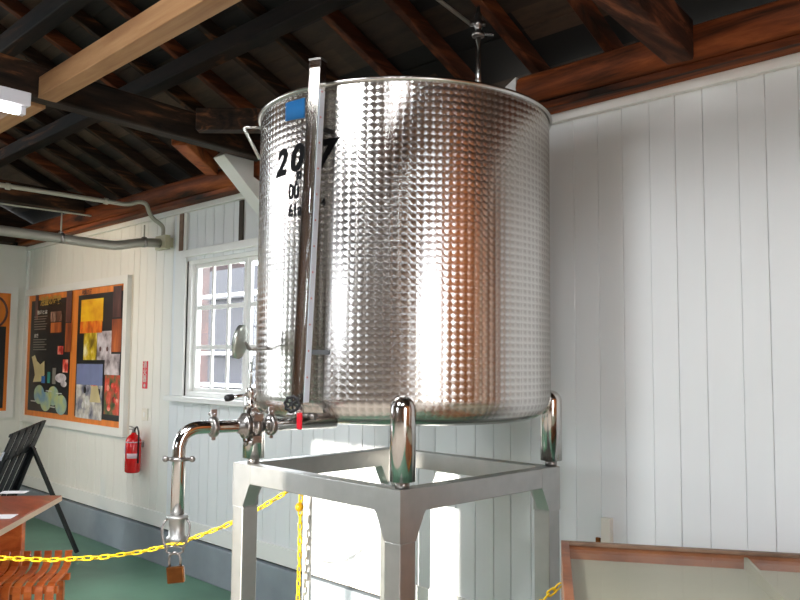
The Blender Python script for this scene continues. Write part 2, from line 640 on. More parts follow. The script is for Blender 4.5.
# end wall with its window beyond the frame
def wall_with_openings(name, mat, axis, pos, thick, a0, a1, z1, openings):
    """openings: (a_lo, a_hi, z_lo, z_hi)"""
    w = MB()
    def bx(p0, p1, zlo, zhi):
        lo, hi = sorted((pos, pos + thick))
        if axis == 0:
            w.box((lo, p0, zlo), (hi, p1, zhi))
        else:
            w.box((p0, lo, zlo), (p1, hi, zhi))
    cur = a0
    for (p, q, zl, zh) in sorted(openings):
        bx(cur, p, 0, z1)
        if zl > 0: bx(p, q, 0, zl)
        if zh < z1: bx(p, q, zh, z1)
        cur = q
    bx(cur, a1, 0, z1)
    return struct(w.build(name, mat))


wall_with_openings('wall_left', M['cream'], 0, XL, -.1, YF, YB + .1, WT, [(-2.0, .6, .9, 2.6)])
FRONT = [(-3.25, -1.95, 1.55, 2.62)]
wall_with_openings('wall_front', M['front_wall'], 1, YF, -.1, XL - .1, XR + .1, WT, FRONT)
wall_with_openings('wall_right', M['orange_panel'], 0, XR, .1, YF, YB + .1, WT, [(-1.0, .6, 0, 2.5)])
GW = (-1.6, .9, 3.85)      # gable window of the end wall
g_ = MB()
X0 = XL - .1
rz_ = lambda y: 3.0 + (4.75 - 3.0) * ((YB + .1 - y) / (YB + .7) if y > RIDGE else (y - YF + .1) / (RIDGE - YF + .1))
RIDGE = -.6
g_.prism([(X0, YF - .1, WT), (X0, GW[0], WT), (X0, GW[0], rz_(GW[0])), (X0, YF - .1, 3.0)], (.1, 0, 0))
g_.prism([(X0, GW[1], WT), (X0, YB + .1, WT), (X0, YB + .1, 3.0), (X0, GW[1], rz_(GW[1]))], (.1, 0, 0))
g_.prism([(X0, GW[0], GW[2]), (X0, GW[1], GW[2]), (X0, GW[1], rz_(GW[1])), (X0, RIDGE, 4.75), (X0, GW[0], rz_(GW[0]))], (.1, 0, 0))
struct(g_.build('trim_3', M['dark_y']))
struct(MB().prism([(XR, YF - .1, WT), (XR, YB + .1, WT), (XR, YB + .1, 3.0), (XR, RIDGE, 4.75), (XR, YF - .1, 3.0)], (.1, 0, 0)).build('trim_4', M['orange_panel']))
struct(MB().box((XL - .1, YF - .1, WT), (XR + .1, YF, 3.03)).build('trim_11', M['dark_x']))
# corner moulding and the timber over the end wall
struct(MB().box((XL, YB - .03, .28), (XL + .03, YB, 2.74)).build('trim_5', M['white_trim'], bevel=.006))


def simple_window(name, axis, pos, a0, a1, z0, z1, nx, nz):
    """painted sash of bars standing in an opening, with its panes"""
    w = MB()
    pn = MB()
    def bx(t, p0, p1, zl, zh, d):
        if axis == 0: t.box((pos - d, p0, zl), (pos + d, p1, zh))
        else: t.box((p0, pos - d, zl), (p1, pos + d, zh))
    t = .05
    bx(w, a0, a1, z0, z0 + t, .035); bx(w, a0, a1, z1 - t, z1, .035)
    bx(w, a0, a0 + t, z0 + t, z1 - t, .035); bx(w, a1 - t, a1, z0 + t, z1 - t, .035)
    for i in range(1, nx):
        c = a0 + (a1 - a0) * i / nx
        bx(w, c - .015, c + .015, z0 + t, z1 - t, .02)
    for i in range(1, nz):
        c = z0 + (z1 - z0) * i / nz
        bx(w, a0 + t, a1 - t, c - .012, c + .012, .018)
    o = struct(w.build(name, M['white_trim']))
    bx(pn, a0 + t, a1 - t, z0 + t, z1 - t, .003)
    adopt(pn.build('window_pane', M['glass']), o)
    return o


simple_window('window_2', 0, XL - .05, -2.0, .6, .9, 2.6, 4, 3)
simple_window('window_6', 0, XL - .05, GW[0], GW[1], WT, GW[2], 4, 2)
for i, (a, b, z0, z1) in enumerate(FRONT):
    simple_window('window_%d' % (i + 3), 1, YF - .05, a, b, z0, z1, 3, 1 if i == 0 else 3)
# wooden door on the right-hand stretch of the back wall (outside the frame, mirrored in the steel)
dr = struct(MB().box((-.45, YB - .05, 0), (.75, YB - .001, 2.6)).build('door_1', M['orange_panel'], bevel=.004))
adopt(MB().ball((-.3, YB - .08, 1.0), .03).build('door_knob', M['brass']), dr)

# ------------------------------------------------------------------ the window seen left of the tank
w = MB()
zr = [(2.018, 1.966), (1.704, 1.672)]
fy0, fy1 = YB + .02, YB + .07
def wbx(x0, x1, z0, z1, y0=fy0, y1=fy1): w.box((x0, y0, z0), (x1, y1, z1))
wbx(WX0, WX1, WZ0, WZ0 + .035, YB + .005, YB + .1); wbx(WX0, WX1, WZ1 - .03, WZ1, YB + .005, YB + .1)
wbx(WX0, WX0 + .05, WZ0 + .035, WZ1 - .03, YB + .005, YB + .1); wbx(WX1 - .05, WX1, WZ0 + .035, WZ1 - .03, YB + .005, YB + .1)
win = struct(w.build('window_1', M['white_trim'], bevel=.003))
for (s0, s1) in ((-5.505, -4.79), (-4.785, -4.055)):
    w = MB()
    zb, zt = WZ0 + .037, WZ1 - .032
    ya, yb_ = YB + .032, YB + .056
    wbx(s0, s1, zb, zb + .03, ya, yb_); wbx(s0, s1, zt - .03, zt, ya, yb_)
    wbx(s0, s0 + .042, zb + .03, zt - .03, ya, yb_); wbx(s1 - .042, s1, zb + .03, zt - .03, ya, yb_)
    for k in (1, 2):
        c = s0 + .042 + (s1 - s0 - .084) * k / 3
        wbx(c - .012, c + .012, zb + .03, zt - .03, YB + .036, YB + .054)
    for c in (1.99, 1.688):
        wbx(s0 + .042, s1 - .042, c - .016, c + .016, YB + .037, YB + .053)
    sash = w.build('window_sash', M['white_trim'], win, bevel=.002, seg=1)
    MB().box((s0 + .03, YB + .044, zb + .02), (s1 - .03, YB + .048, zt - .02)).build('window_pane', M['glass'], sash)
struct(MB().box((-5.76, YB - .07, 1.272), (-3.9, YB - .0005, 1.312)).build('trim_6', M['white_trim'], bevel=.005))
struct(MB().box((-5.72, YB - .02, 1.315), (-5.565, YB - .0005, 2.74)).build('trim_7', M['white_trim'], bevel=.003))
struct(MB().box((-5.562, YB - .04, 2.385), (-3.85, YB - .0005, 2.44)).build('trim_8', M['white_trim'], bevel=.004))
struct(MB().box((-5.66, YB - .028, 2.445), (-5.605, YB - .0205, 2.738)).build('trim_9', M['case_rim']))
struct(MB().box((-4.85, YB - .012, 2.445), (-4.80, YB - .0005, 2.738)).build('shadow_slot_strip', M['gap']))  # dark strip coloured as the shadow in a slot between boards

# neighbouring house outside the window
nb = thing('neighbour_house', (-12, 8.5, -.1), 'navy clad house outside the window, with pale bars for reflections in the panes', 'house')
HY = 8.5
hx = at(209, 300, 1, HY).x
hz = lambda y: at(222, y, 1, HY).z
MB().box((hx - 4, HY, -.1), (hx - .002, HY + 1.5, hz(258))).build('wall', M['brick'], nb)
MB().box((hx, HY, -.1), (hx + 9, HY + 1.5, hz(270))).build('wall', M['navy'], nb)
for z in (299, 355, 386):
    MB().box((hx, HY - .3, hz(z)), (hx + 9, HY - .001, hz(z) + .06)).build('reflection_bar', M['pane_reflection'], nb)  # pale bars stand in for bright reflections in the window glass

# ------------------------------------------------------------------ roof
SL = .47
ca = math.cos(math.atan(SL)); sa = math.sin(math.atan(SL))
def zroof(y, z0=2.97): return z0 + SL * (3.2 - y)
RID = -.6
mb = MB()
y = YB + .3
k = 0
bt = .085
while y > RID:
    y2 = max(y - .17, RID)
    dz = random.uniform(0, .012)
    g = .004
    mb.face_list([(XL - .3, y, zroof(y) + bt + dz), (XR + .3, y, zroof(y) + bt + dz), (XR + .3, y2 + g, zroof(y2 + g) + bt + dz), (XL - .3, y2 + g, zroof(y2 + g) + bt + dz),
                  (XL - .3, y, zroof(y) + bt + .03), (XR + .3, y, zroof(y) + bt + .03), (XR + .3, y2 + g, zroof(y2 + g) + bt + .03), (XL - .3, y2 + g, zroof(y2 + g) + bt + .03)],
                 [(0, 3, 2, 1), (4, 5, 6, 7), (0, 1, 5, 4), (1, 2, 6, 5), (2, 3, 7, 6), (3, 0, 4, 7)])
    y = y2
mb.prism([(XL - .3, YB + .3, zroof(YB + .3) + bt + .032), (XL - .3, RID, zroof(RID) + bt + .032), (XL - .3, RID, zroof(RID) + bt + .06), (XL - .3, YB + .3, zroof(YB + .3) + bt + .06)], (XR - XL + .6, 0, 0))
yy = YF - .3
zz = zroof(RID) - SL * (RID - yy)
mb.prism([(XL - .3, RID, zroof(RID) + bt), (XL - .3, yy, zz + bt), (XL - .3, yy, zz + bt + .05), (XL - .3, RID, zroof(RID) + bt + .05)], (XR - XL + .6, 0, 0))
struct(mb.build('ceiling', M['roof']))

ORD = ['first', 'second', 'third', 'fourth', 'fifth', 'sixth', 'seventh', 'eighth', 'ninth', 'tenth', 'eleventh', 'twelfth', 'thirteenth', 'fourteenth', 'fifteenth', 'sixteenth', 'seventeenth', 'eighteenth']
xr = [-1.83 - .4 * i for i in range(15)]
for i, X in enumerate(xr):
    a = Vector((X, YB + .1, zroof(YB + .1) + .042)); b = Vector((X, RID, zroof(RID) + .042))
    o = MB().beam(a, b, .052, .078).build('rafter', M['red_y'] if i in (0, 1, 2, 3, 6, 8, 13) else M['dark_y'], bevel=.004, seg=1)
    tag(o, 'sloping timber rafter under the roof boards, %s from the right-hand side' % ORD[i], 'rafter', 'rafters under the roof boards')

# purlins under the rafters
for (Y, lab, mt_, h) in ((2.33, 'long dark purlin nearer the wall, crossing under the rafters', 'red_x', .10), (1.72, 'long dark purlin further up the roof, at the top left corner', 'dark_x', .12)):
    zt = zroof(Y + .05) - .003
    o = MB().box((XL, Y - .05, zt - h), (XR, Y + .05, zt)).build('purlin', M['purlin'], bevel=.008)
    tag(o, lab, 'beam', 'purlins')
# wall plates: rough red logs along the top of the wall
def log_plate(x0, x1, lab):
    m = MB()
    n = 24
    prof = [(3.02, 2.86), (3.015, 2.90), (3.03, 2.945), (3.07, 2.966), (3.3, 2.966), (3.3, 2.82), (3.05, 2.82)]
    pts = []
    fs = []
    for i in range(n + 1):
        t = i / n
        wob = .008 * math.sin(9 * t + x0) + .006 * math.sin(23 * t)
        for (yy_, zz_) in prof:
            pts.append((x0 + (x1 - x0) * t, yy_ + (wob if yy_ < 3.2 else 0), zz_))
    k_ = len(prof)
    for i in range(n):
        for j in range(k_):
            j2 = (j + 1) % k_
            fs.append((i * k_ + j, i * k_ + j2, (i + 1) * k_ + j2, (i + 1) * k_ + j))
    fs.append(tuple(range(k_))); fs.append(tuple(n * k_ + j for j in range(k_))[::-1])
    m.face_list(pts, fs, smooth=True)
    return tag(m.build('wall_plate', M['red_x'], bevel=.01), lab, 'beam', 'wall plates')
log_plate(-2.26, XR, 'reddish log wall plate above the white boards right of the tank')
log_plate(XL, -2.50, 'reddish log wall plate above the window and poster wall')
o = MB().box((XL, 3.075, WT + .001), (XR, 3.3, 2.819)).build('sill_beam', M['red_x'], bevel=.004)
tag(o, 'flat reddish board lying between white wall top and log plate', 'beam')
o = MB().prism([(-2.49, 3.03, 2.82), (-2.27, 3.03, 2.82), (-2.27, 3.03, 2.96), (-2.38, 3.03, 2.90)], (0, .2, 0)).build('filler_board', M['white_trim'])
tag(o, 'small white painted filler between the log ends behind tank rim', 'board')
o = MB().box((XL, -.5, 2.79), (XL + .16, 3.0, 2.96)).build('end_beam', M['dark_y'], bevel=.01)
tag(o, 'dark beam along the top of the end wall', 'beam')

# tie beams
TIES = [(-1.365, 2.5, 'tie_red', 'heavy tie beam meeting the wall right of the tank, ragged red underside'),
        (-4.21, 2.2, 'dark_y', 'dark tie beam crossing at the end of the pale new beam'),
        (-7.0, 2.2, 'dark_y', 'dark tie beam farthest left, above the grey conduits')]
for (X, Yr, mt_, lab) in TIES:
    dx = -.13
    f = lambda Y: X + dx * (Y - Yr)
    zc_ = 2.885 if X > -2 else 2.985
    a = Vector((f(-3.8), -3.8, zc_)); b = Vector((f(3.005), 3.005, zc_))
    s = MB()
    s.beam(a, b, .11, .17)
    o = s.build('tie_beam', M[mt_], bevel=.012)
    tag(o, lab, 'beam', 'tie beams')
# horizontal angle braces between the middle tie beam and the plate
o = MB().beam((-4.36, 2.42, 2.95), (-4.92, 3.0, 2.95), .09, .10).build('angle_brace', M['red_d'], bevel=.008)
tag(o, 'orange angle brace above the left window', 'brace', 'angle braces')
o = MB().beam((-4.11, 2.40, 2.995), (-3.5, 3.0, 2.995), .09, .13).build('angle_brace', M['dark_x'], bevel=.008)
tag(o, 'brown angle brace with a mortise running behind the tank top', 'brace', 'angle braces')
# pale new beam in two lengths either side of the tie
ZB = 2.9
o = MB().box((-4.085, 1.475, ZB), (1.2, 1.575, ZB + .105)).build('new_beam', M['light_x'], bevel=.004)
tag(o, 'pale new timber beam crossing the top left corner', 'beam', 'pale new beams')
o = MB().box((-6.9, 1.475, ZB), (-4.225, 1.575, ZB + .105)).build('new_beam', M['light_x'], bevel=.004)
tag(o, 'pale new timber beam continuing beyond the tie, beside the lamp', 'beam', 'pale new beams')
# white painted brace on the wall by the tank
bx0, bx1 = -4.53, -4.40
k1 = at(213, 158, 0, bx0); k2 = at(248, 203, 0, bx0); k3 = at(224, 152, 0, bx1)
sl_ = (k2.z - k1.z) / (k2.y - k1.y)
o = MB().prism([(bx0, k1.y, k1.z), (bx0, k1.y + .055, k1.z + .05), (bx0, 3.0, k1.z + .06), (bx0, 3.0, 2.81), (bx0, 3.16, 2.735), (bx0, 3.16, k1.z + sl_ * (3.16 - k1.y))], (bx1 - bx0, 0, 0)).build('wall_bracket', M['white_trim'], bevel=.003)
tag(o, 'white painted slanting wall bracket left of the tank top', 'bracket')

# ------------------------------------------------------------------ tank
TC = Vector((-2.475, 2.485))
TR = .634
tank = thing('storage_tank', (TC.x, TC.y, 1.15), 'large stainless steel tank with turned finish, numbered 207', 'tank')
def tp(az, z, r=TR):
    a = math.radians(az)
    return Vector((TC.x + r * math.cos(a), TC.y + r * math.sin(a), z))
def tdir(az):
    a = math.radians(az)
    return Vector((math.cos(a), math.sin(a), 0))
def ttan(az):
    a = math.radians(az)
    return Vector((-math.sin(a), math.cos(a), 0))
# shell with UVs in metres
bm = bmesh.new()
uvl = bm.loops.layers.uv.new('UVMap')
NS = 160
prof = [(TR, 2.63), (TR, 2.2), (TR, 1.8), (TR, 1.462)]
KA = 7
for i in range(1, KA + 1):
    a = PI / 2 * .52 * i / KA
    prof.append((TR - .10 + .10 * math.cos(a), 1.46 - .10 * math.sin(a)))
s_ = [0, .43, .83, 1.168] + [1.168 + .10 * PI / 2 * .52 * i / KA for i in range(1, KA + 1)]
rings = [[bm.verts.new((TC.x + r * math.cos(2 * PI * k / NS), TC.y + r * math.sin(2 * PI * k / NS), z)) for k in range(NS)] for r, z in prof]
for i in range(len(prof) - 1):
    for k in range(NS):
        j = (k + 1) % NS
        fc = bm.faces.new((rings[i][k], rings[i + 1][k], rings[i + 1][j], rings[i][j]))
        fc.smooth = True
        for lp, (kk, ss) in zip(fc.loops, ((k, s_[i]), (k, s_[i + 1]), (k + 1, s_[i + 1]), (k + 1, s_[i]))):
            lp[uvl].uv = (kk * 2 * PI / NS * TR, -ss)
me = bpy.data.meshes.new('shell')
bm.to_mesh(me); bm.free()
me.materials.append(M['steel_turned'])
shell = bpy.data.objects.new('shell', me); COL.objects.link(shell); adopt(shell, tank)
# knuckle and dished bottom
pr = []
for i in range(0, 9):
    a = PI / 2 * (.52 + .48 * i / 8)
    pr.append((TR - .10 + .10 * math.cos(a), 1.46 - .10 * math.sin(a)))
pr += [(.3, 1.34), (0, 1.333)]
MB().lathe(pr, (TC.x, TC.y, 0), n=128, cap=False).build('bottom', M['steel_bottom'], tank)
# lid and rolled rim
MB().lathe([(TR + .002, 2.628), (TR - .05, 2.64), (.3, 2.66), (0, 2.67)], (TC.x, TC.y, 0), n=128, cap=False).build('lid', M['steel_satin'], tank)
ring = [tp(360 * k / 128, 2.636, TR + .004) for k in range(128)]
MB().tube(ring, .0095, 10, closed=True).build('rim', M['steel_rim'], tank)
MB().lathe([(.035, 0), (.04, .01), (.03, .022), (0, .026)], tp(-105, 2.645, .55), n=20).build('lid_cap', M['steel_rim'], tank)
# blue sticker (bent to the wall)
def patch(az0, az1, z0a, z1a, z0b, z1b, name, mat, n=8, off=.0015):
    m = MB()
    pts = []
    fs = []
    for i in range(n + 1):
        t = i / n
        az = az0 + (az1 - az0) * t
        pts += [tp(az, z0a + (z0b - z0a) * t, TR + off), tp(az, z1a + (z1b - z1a) * t, TR + off)]
    for i in range(n):
        fs.append((2 * i, 2 * i + 2, 2 * i + 3, 2 * i + 1))
    m.face_list(pts, fs, smooth=True)
    o = m.build(name, mat, tank)
    sd = o.modifiers.new('thick', 'SOLIDIFY'); sd.thickness = .0008; sd.offset = 0
    return o
patch(-92.8, -82.4, 2.534, 2.606, 2.524, 2.603, 'sticker', M['blue'])['label'] = 'blue rectangular sticker'
def bend(az0, z0):
    return lambda x, y, z: tp(az0 + math.degrees(x / TR), z0 + y, TR + .0018 + z)
put_text('number', '2', .142, M['black'], tank, bend(-95.2, 2.366), .005, .22, .0006, 1.0)
put_text('number', '0', .142, M['black'], tank, bend(-86.6, 2.370), .005, .22, .0006, 1.0)
put_text('number', '7', .142, M['black'], tank, bend(-73.8, 2.366), .006, .22, .0006, 1.0)
put_text('lettering', 'J0', .045, M['grey_ink'], tank, bend(-84.8, 2.303), .0015, 0, .0005, .8)
put_text('lettering', '00', .085, M['grey_ink'], tank, bend(-87.4, 2.243), .001, 0, .0005, .75)
put_text('lettering', '61a', .07, M['grey_ink'], tank, bend(-86.6, 2.170), .001, 0, .0005, .75)
put_text('lettering', '4', .045, M['grey_ink'], tank, bend(-73.6, 2.186), .0004, 0, .0005, .9)
# legs under the tank
for i, az in enumerate((-45, 45, 135, -135)):
    c = tp(az, 0, .645)
    pr = [(.030, 1.15), (.030, 1.168), (.0455, 1.170), (.0465, 1.176), (.0465, 1.43)]
    for k in range(1, 7):
        a = PI / 2 * k / 6
        pr.append((.0465 * math.cos(a), 1.43 + .0465 * math.sin(a)))
    pr[-1] = (0, pr[-1][1])
    lg = MB().lathe(pr[3:], (c.x, c.y, 0), n=32, cap=True).build('leg', M['steel'], tank)
    MB().lathe([(.026, 1.1505), (.026, 1.176)], (c.x, c.y, 0), n=20).build('foot', M['steel_dark'], lg)
# lifting lug at the left of the rim
p0 = tp(-117.5, 2.590); 
h = MB()
lugo = tp(-122, 2.590, TR + .075)
h.tube(fillet([tp(-122, 2.590, TR - .002), lugo, tp(-122, 2.455, TR + .002)], .02), .007, 10)
h.build('lifting_lug', M['steel_rim'], tank)

# level gauge in a channel
gz0, gz1 = 1.438, 2.70
ga = -72.5
gd, gt = tdir(ga), ttan(ga)
gB, gT = tp(-77.2, gz0, TR + .055), tp(-72.6, gz1, TR + .055)
gax = (gT - gB) / (gz1 - gz0)
def gp(z): return gB + gax * (z - gz0)
gt = (gt - gax * gt.dot(gax) / gax.dot(gax)).normalized()
g = MB()
wv = .0245
gm, gh = gp((gz0 + gz1) / 2), gax * (gz1 - gz0) / 2
g.obox(gm - gd * .006, gt * wv, gd * .0015, gh)
for s in (-1, 1):
    g.obox(gm + gt * (s * wv) + gd * .012, gt * .0015, gd * .019, gh)
gch = g.build('gauge_channel', M['steel'], tank)
MB().obox(gp(gz1 + .004) + gd * .012, gt * (wv + .002), gd * .021, (0, 0, .004)).build('end_cap', M['steel_dark'], gch)
MB().cyl(gp(gz0 - .02) + gd * .012, gp(gz1 - .02) + gd * .012, .008, 14).build('sight_glass', M['clear'], gch)
sc0 = gt * (wv + .0035) + gd * .014
scl = MB().obox(gp((gz0 + gz1 - .10) / 2) + sc0, gt * .001, gd * .016, gax * (gz1 - gz0 - .12) / 2).build('scale_strip', M['scale_white'], gch)
for k in range(12):
    tk = MB()
    tk.obox(gp(gz0 + .1 + k * .095) + sc0 + gt * .0014 + gd * .004, gt * .0004, gd * .003, (0, 0, .003))
    tk.build('scale_mark', M['tick_red'], scl)
for z in (1.628, 2.45):
    MB().beam(tp(ga + 2, z, TR - .002), gp(z) + gt * .01, .012, .018).build('gauge_bracket', M['black_metal'], tank)
# lower gauge cock with black handwheel and red lever
vz = 1.425
gv = MB()
cpt = gp(vz - .02) + gd * .012
gv.lathe([(.010, .03), (.013, .02), (.017, .005), (.017, -.025), (.012, -.035), (0, -.04)], cpt, n=18)
gv.cyl(cpt - Vector((0, 0, .01)), tp(ga + 1, vz - .03, TR - .03), .011, 14)
gv.cyl(cpt - gt * .05 - Vector((0, 0, .005)), cpt + gt * .055 - Vector((0, 0, .005)), .009, 14)
gv.cyl(cpt + gt * .042 - Vector((0, 0, .005)), cpt + gt * .07 - Vector((0, 0, .005)), .014, 6)
gco = gv.build('gauge_cock', M['steel_dark'], tank)
wc = at_depth(292, 404, 2.86)
wn = Vector((.5, -.84, .1)).normalized()
e1 = wn.orthogonal().normalized(); e2 = wn.cross(e1)
hw = MB()
hw.tube([wc + (e1 * math.cos(2 * PI * k / 32) + e2 * math.sin(2 * PI * k / 32)) * (.0255 + .0026 * math.cos(8 * 2 * PI * k / 32)) for k in range(32)], .0062, 8, closed=True)
for k in range(3):
    a = PI * k / 3
    v = (e1 * math.cos(a) + e2 * math.sin(a)) * .024
    hw.cyl(wc - v, wc + v, .004, 8)
hw.cyl(wc - wn * .006, wc + wn * .01, .008, 12)
hw.build('handwheel', M['black_plastic'], gco)
rl = at_depth(299.5, 421, 2.80) + Vector((0, 0, .025))
MB().obox(rl - Vector((0, 0, .025)), gt * .011, gd * .004, (0, 0, .030)).build('lever', M['red_plastic'], gco, bevel=.004)
MB().cyl(cpt - gt * .03 + gd * .0 + Vector((0, 0, -.012)), rl + Vector((0, 0, .008)), .008, 12).build('lever_stem', M['steel_rim'], gco)

# thermometer with a dial
th = MB()
d0 = tp(-103, 1.645, TR - .002)
d1 = tp(-108, 1.640, TR + .055)
d2 = at_depth(245, 343, 3.08)
th.tube(fillet([d0, d1, d2], .02), .0075, 10)
tho = th.build('thermometer_stem', M['steel_dark'], tank)
dc = at_depth(241, 342, 3.07)
dn = Vector((-.79, -.60, .15)).normalized()
MB().lathe([(.0, -.014), (.03, -.012), (.062, -.006), (.066, 0), (.066, .012), (.058, .013), (.058, .009), (0, .009)], dc, dn, 36).build('dial', M['dial_back'], tho)
MB().lathe([(.0575, .0092), (.0575, .0105), (0, .0106)], dc, dn, 36).build('dial_face', M['dial_face'], tho)

# outlet pipe: along under the tank, cross, elbow, drop
pd = Vector((-.2, -.98, 0)).normalized()
PA = Vector((-2.27, 1.95, 1.372))
def pt(t, dz=0): return PA + pd * t + Vector((0, 0, dz))
pe = pt(.60)
pipe = thing('outlet_pipe', pt(.3), 'polished stainless outlet pipe with clamps, bending down left of the tank', 'pipe')
m = MB()
path = fillet([pt(.02), pe, pe - Vector((0, 0, .30))], .075, 14)
m.tube(path, .0215, 24)
m.build('pipe_run', M['steel'], pipe)
def clamp(c, ax, r=.034, name='clamp'):
    ax = Vector(ax).normalized()
    q = MB()
    q.lathe([(.0225, -.012), (r, -.010), (r + .002, -.004), (r + .002, .004), (r, .010), (.0225, .012)], c, ax, 28)
    s = ax.cross(Vector((0, 0, 1)))
    if s.length < .1: s = Vector((.7, .7, 0))
    s.normalize(); u = ax.cross(s)
    q.obox(c + u * (r + .004), s * .006, u * .007, ax * .006)
    q.obox(c - u * (r + .008), s * .006, u * .012, ax * .008)
    oo = q.build(name, M['steel_dark'], pipe)
    q = MB()
    q.cyl(c - u * (r + .010) - s * .02, c - u * (r + .010) + s * .026, .004, 10)
    q.ball(c - u * (r + .010) + s * .03, .0085, 10)
    q.obox(c - u * (r + .018), s * .004, u * .008, ax * .010)
    q.build('wing_nut', M['steel_dark'], oo)
    return oo
clamp(pt(.275), pd, .036)
clamp(pt(.485), pd, .033)
# cross body with flanges and butterfly handle
cb = pt(.355)
q = MB()
q.lathe([(.024, -.05), (.03, -.035), (.044, -.030), (.047, -.02), (.047, -.008), (.034, -.004), (.034, .008), (.044, .012), (.044, .024), (.03, .030), (.024, .045)], cb, pd, 32)
q.build('valve_body', M['steel_dark'], pipe)
q = MB()
s = pd.cross(Vector((0, 0, 1))).normalized()
for (du, ds) in ((.05, .02), (-.05, .02), (.03, -.04), (-.045, -.03)):
    q = MB()
    c = cb + Vector((0, 0, du)) + s * ds - pd * .012
    q.obox(c, s * .010, Vector((0, 0, .012)), pd * .016)
    q.ball(c + Vector((0, 0, .012 if du > 0 else -.012)) + pd * .016, .010, 10)
    q.build('clamp_lug', M['steel_dark'], pipe)

q = MB()
vt0 = cb + Vector((0, 0, .03))
q.lathe([(.012, 0), (.012, .03), (.016, .032), (.016, .05), (.011, .054), (.011, .075), (.015, .078), (.015, .095), (.009, .10)], vt0, (0, 0, 1), 20)
sm = q.build('sample_cock', M['steel'], pipe)
MB().cyl(vt0 + Vector((0, 0, .098)), vt0 + Vector((0, 0, .20)), .0085, 16).build('sight_tube', M['clear'], sm)
MB().cyl(vt0 + Vector((0, 0, .10)), vt0 + Vector((0, 0, .19)), .004, 10).build('float_rod', M['steel_rim'], sm)
lx = at_depth(228, 398, 2.72)
lv = MB().cyl(vt0 + Vector((0, 0, .078)), lx, .006, 12).build('lever_arm', M['steel'], sm)
dd = (lx - vt0 - Vector((0, 0, .078))).normalized()
MB().lathe([(.006, -.022), (.011, -.016), (.0125, 0), (.010, .010), (0, .014)], lx, dd, 16).build('lever_knob', M['black_plastic'], sm)
# vertical leg clamp bar, lower coupling with hose-like sleeve, ring
vb = pe - Vector((0, 0, .10))
q = MB()
q.lathe([(.0225, -.006), (.031, -.005), (.031, .005), (.0225, .006)], vb, (0, 0, 1), 28)
rt = rx.copy(); rt.z = 0; rt.normalize()
q.obox(vb, rt * .042, Vector((-rt.y, rt.x, 0)) * .006, (0, 0, .006))
for sgn in (-1, 1):
    q.ball(vb + rt * (.044 * sgn), .0105, 12)
q.build('clamp', M['steel_dark'], pipe)
ve = pe - Vector((0, 0, .30))
q = MB()
q.lathe([(.0225, .022), (.034, .018), (.036, .012), (.026, .004), (.026, -.045), (.033, -.050), (.033, -.060), (.022, -.064)], ve, (0, 0, 1), 28)
q.build('end_cap', M['steel_satin'], pipe)
q = MB()
fw = Vector((-rt.y, rt.x, 0))
for sgn in (-1, 1):
    q.tube(fillet([ve + rt * (.03 * sgn) + Vector((0, 0, .01)), ve + rt * (.046 * sgn) - fw * .01 + Vector((0, 0, -.01)), ve + rt * (.042 * sgn) - fw * .02 + Vector((0, 0, -.05)), ve + rt * (.026 * sgn) - fw * .02 + Vector((0, 0, -.088))], .02, 6), .0042, 8)
q.tube([ve - fw * .02 + Vector((.0, 0, -.088)) + rt * (.027 * math.cos(2 * PI * k / 24)) + Vector((0, 0, .012 * math.sin(2 * PI * k / 24))) for k in range(24)], .0035, 8, closed=True)
q.build('retaining_wire', M['steel_dark'], pipe)
# padlock
lc = ve - fw * .02 + Vector((0, 0, -.165)) + rt * .006
pl = thing('padlock', lc - Vector((0, 0, .026)), 'brown brass padlock hanging from the end of the outlet pipe', 'padlock')
tilt = Matrix.Rotation(math.radians(-6), 4, fw)
lr = (tilt @ rt.to_4d()).to_3d(); lu = lr.cross(fw) if lr.cross(fw).z > 0 else -lr.cross(fw)
MB().obox(lc, lr * .028, fw * .0085, lu * .026).build('body', M['brass'], pl, bevel=.004)
shp = [lc + lu * .022 - lr * .018, lc + lu * .05 - lr * .018]
shp += [lc + lu * (.05 + .019 * math.sin(a)) - lr * (.018 * math.cos(a)) for a in [PI * k / 12 for k in range(1, 12)]]
shp += [lc + lu * .05 + lr * .018, lc + lu * .022 + lr * .018]
MB().tube(shp, .0042, 10).build('shackle', M['steel_dark'], pl)

# vent valve standing on the lid
vent = thing('vent_valve', (-2.125, 2.575, 2.645), 'steel vent pipe with small valve standing on the tank lid', 'valve')
vb0 = Vector((-2.121, 2.569, 2.69))
MB().cyl(vb0 - Vector((0, 0, .045)), vb0 + Vector((0, 0, .305)), .0115, 18).build('riser', M['steel_rim'], vent)
q = MB()
q.lathe([(.012, .285), (.026, .288), (.028, .296), (.026, .304), (.012, .308), (.014, .325), (.02, .335), (.02, .355), (.013, .365), (.016, .38), (.009, .395), (.007, .42), (0, .422)], vb0, (0, 0, 1), 20)
q.cyl(vb0 + Vector((0, 0, .345)) - rt * .035, vb0 + Vector((0, 0, .345)) + rt * .03, .011, 14)
q.build('valve_body', M['steel_dark'], vent)
MB().beam(vb0 + Vector((0, 0, .30)) + rt * .02, vb0 + Vector((0, 0, .297)) + rt * .065, .012, .005).build('lever', M['steel_rim'], vent)
hs = vb0 + Vector((0, 0, .345)) - rt * .035
he = at_depth(380, -45, 3.0)
MB().tube([hs, hs + (he - hs) * .3, hs + (he - hs) * .65, he], .008, 12).build('hose', M['conduit'], vent)

# ------------------------------------------------------------------ stand
FX0, FX1, FY0, FY1, FT = -3.02, -1.987, 1.987, 2.955, 1.15
st = thing('tank_stand', ((FX0 + FX1) / 2, (FY0 + FY1) / 2, 0), 'grey stainless steel four legged stand carrying the tank', 'stand')
BH, PW = .082, .078
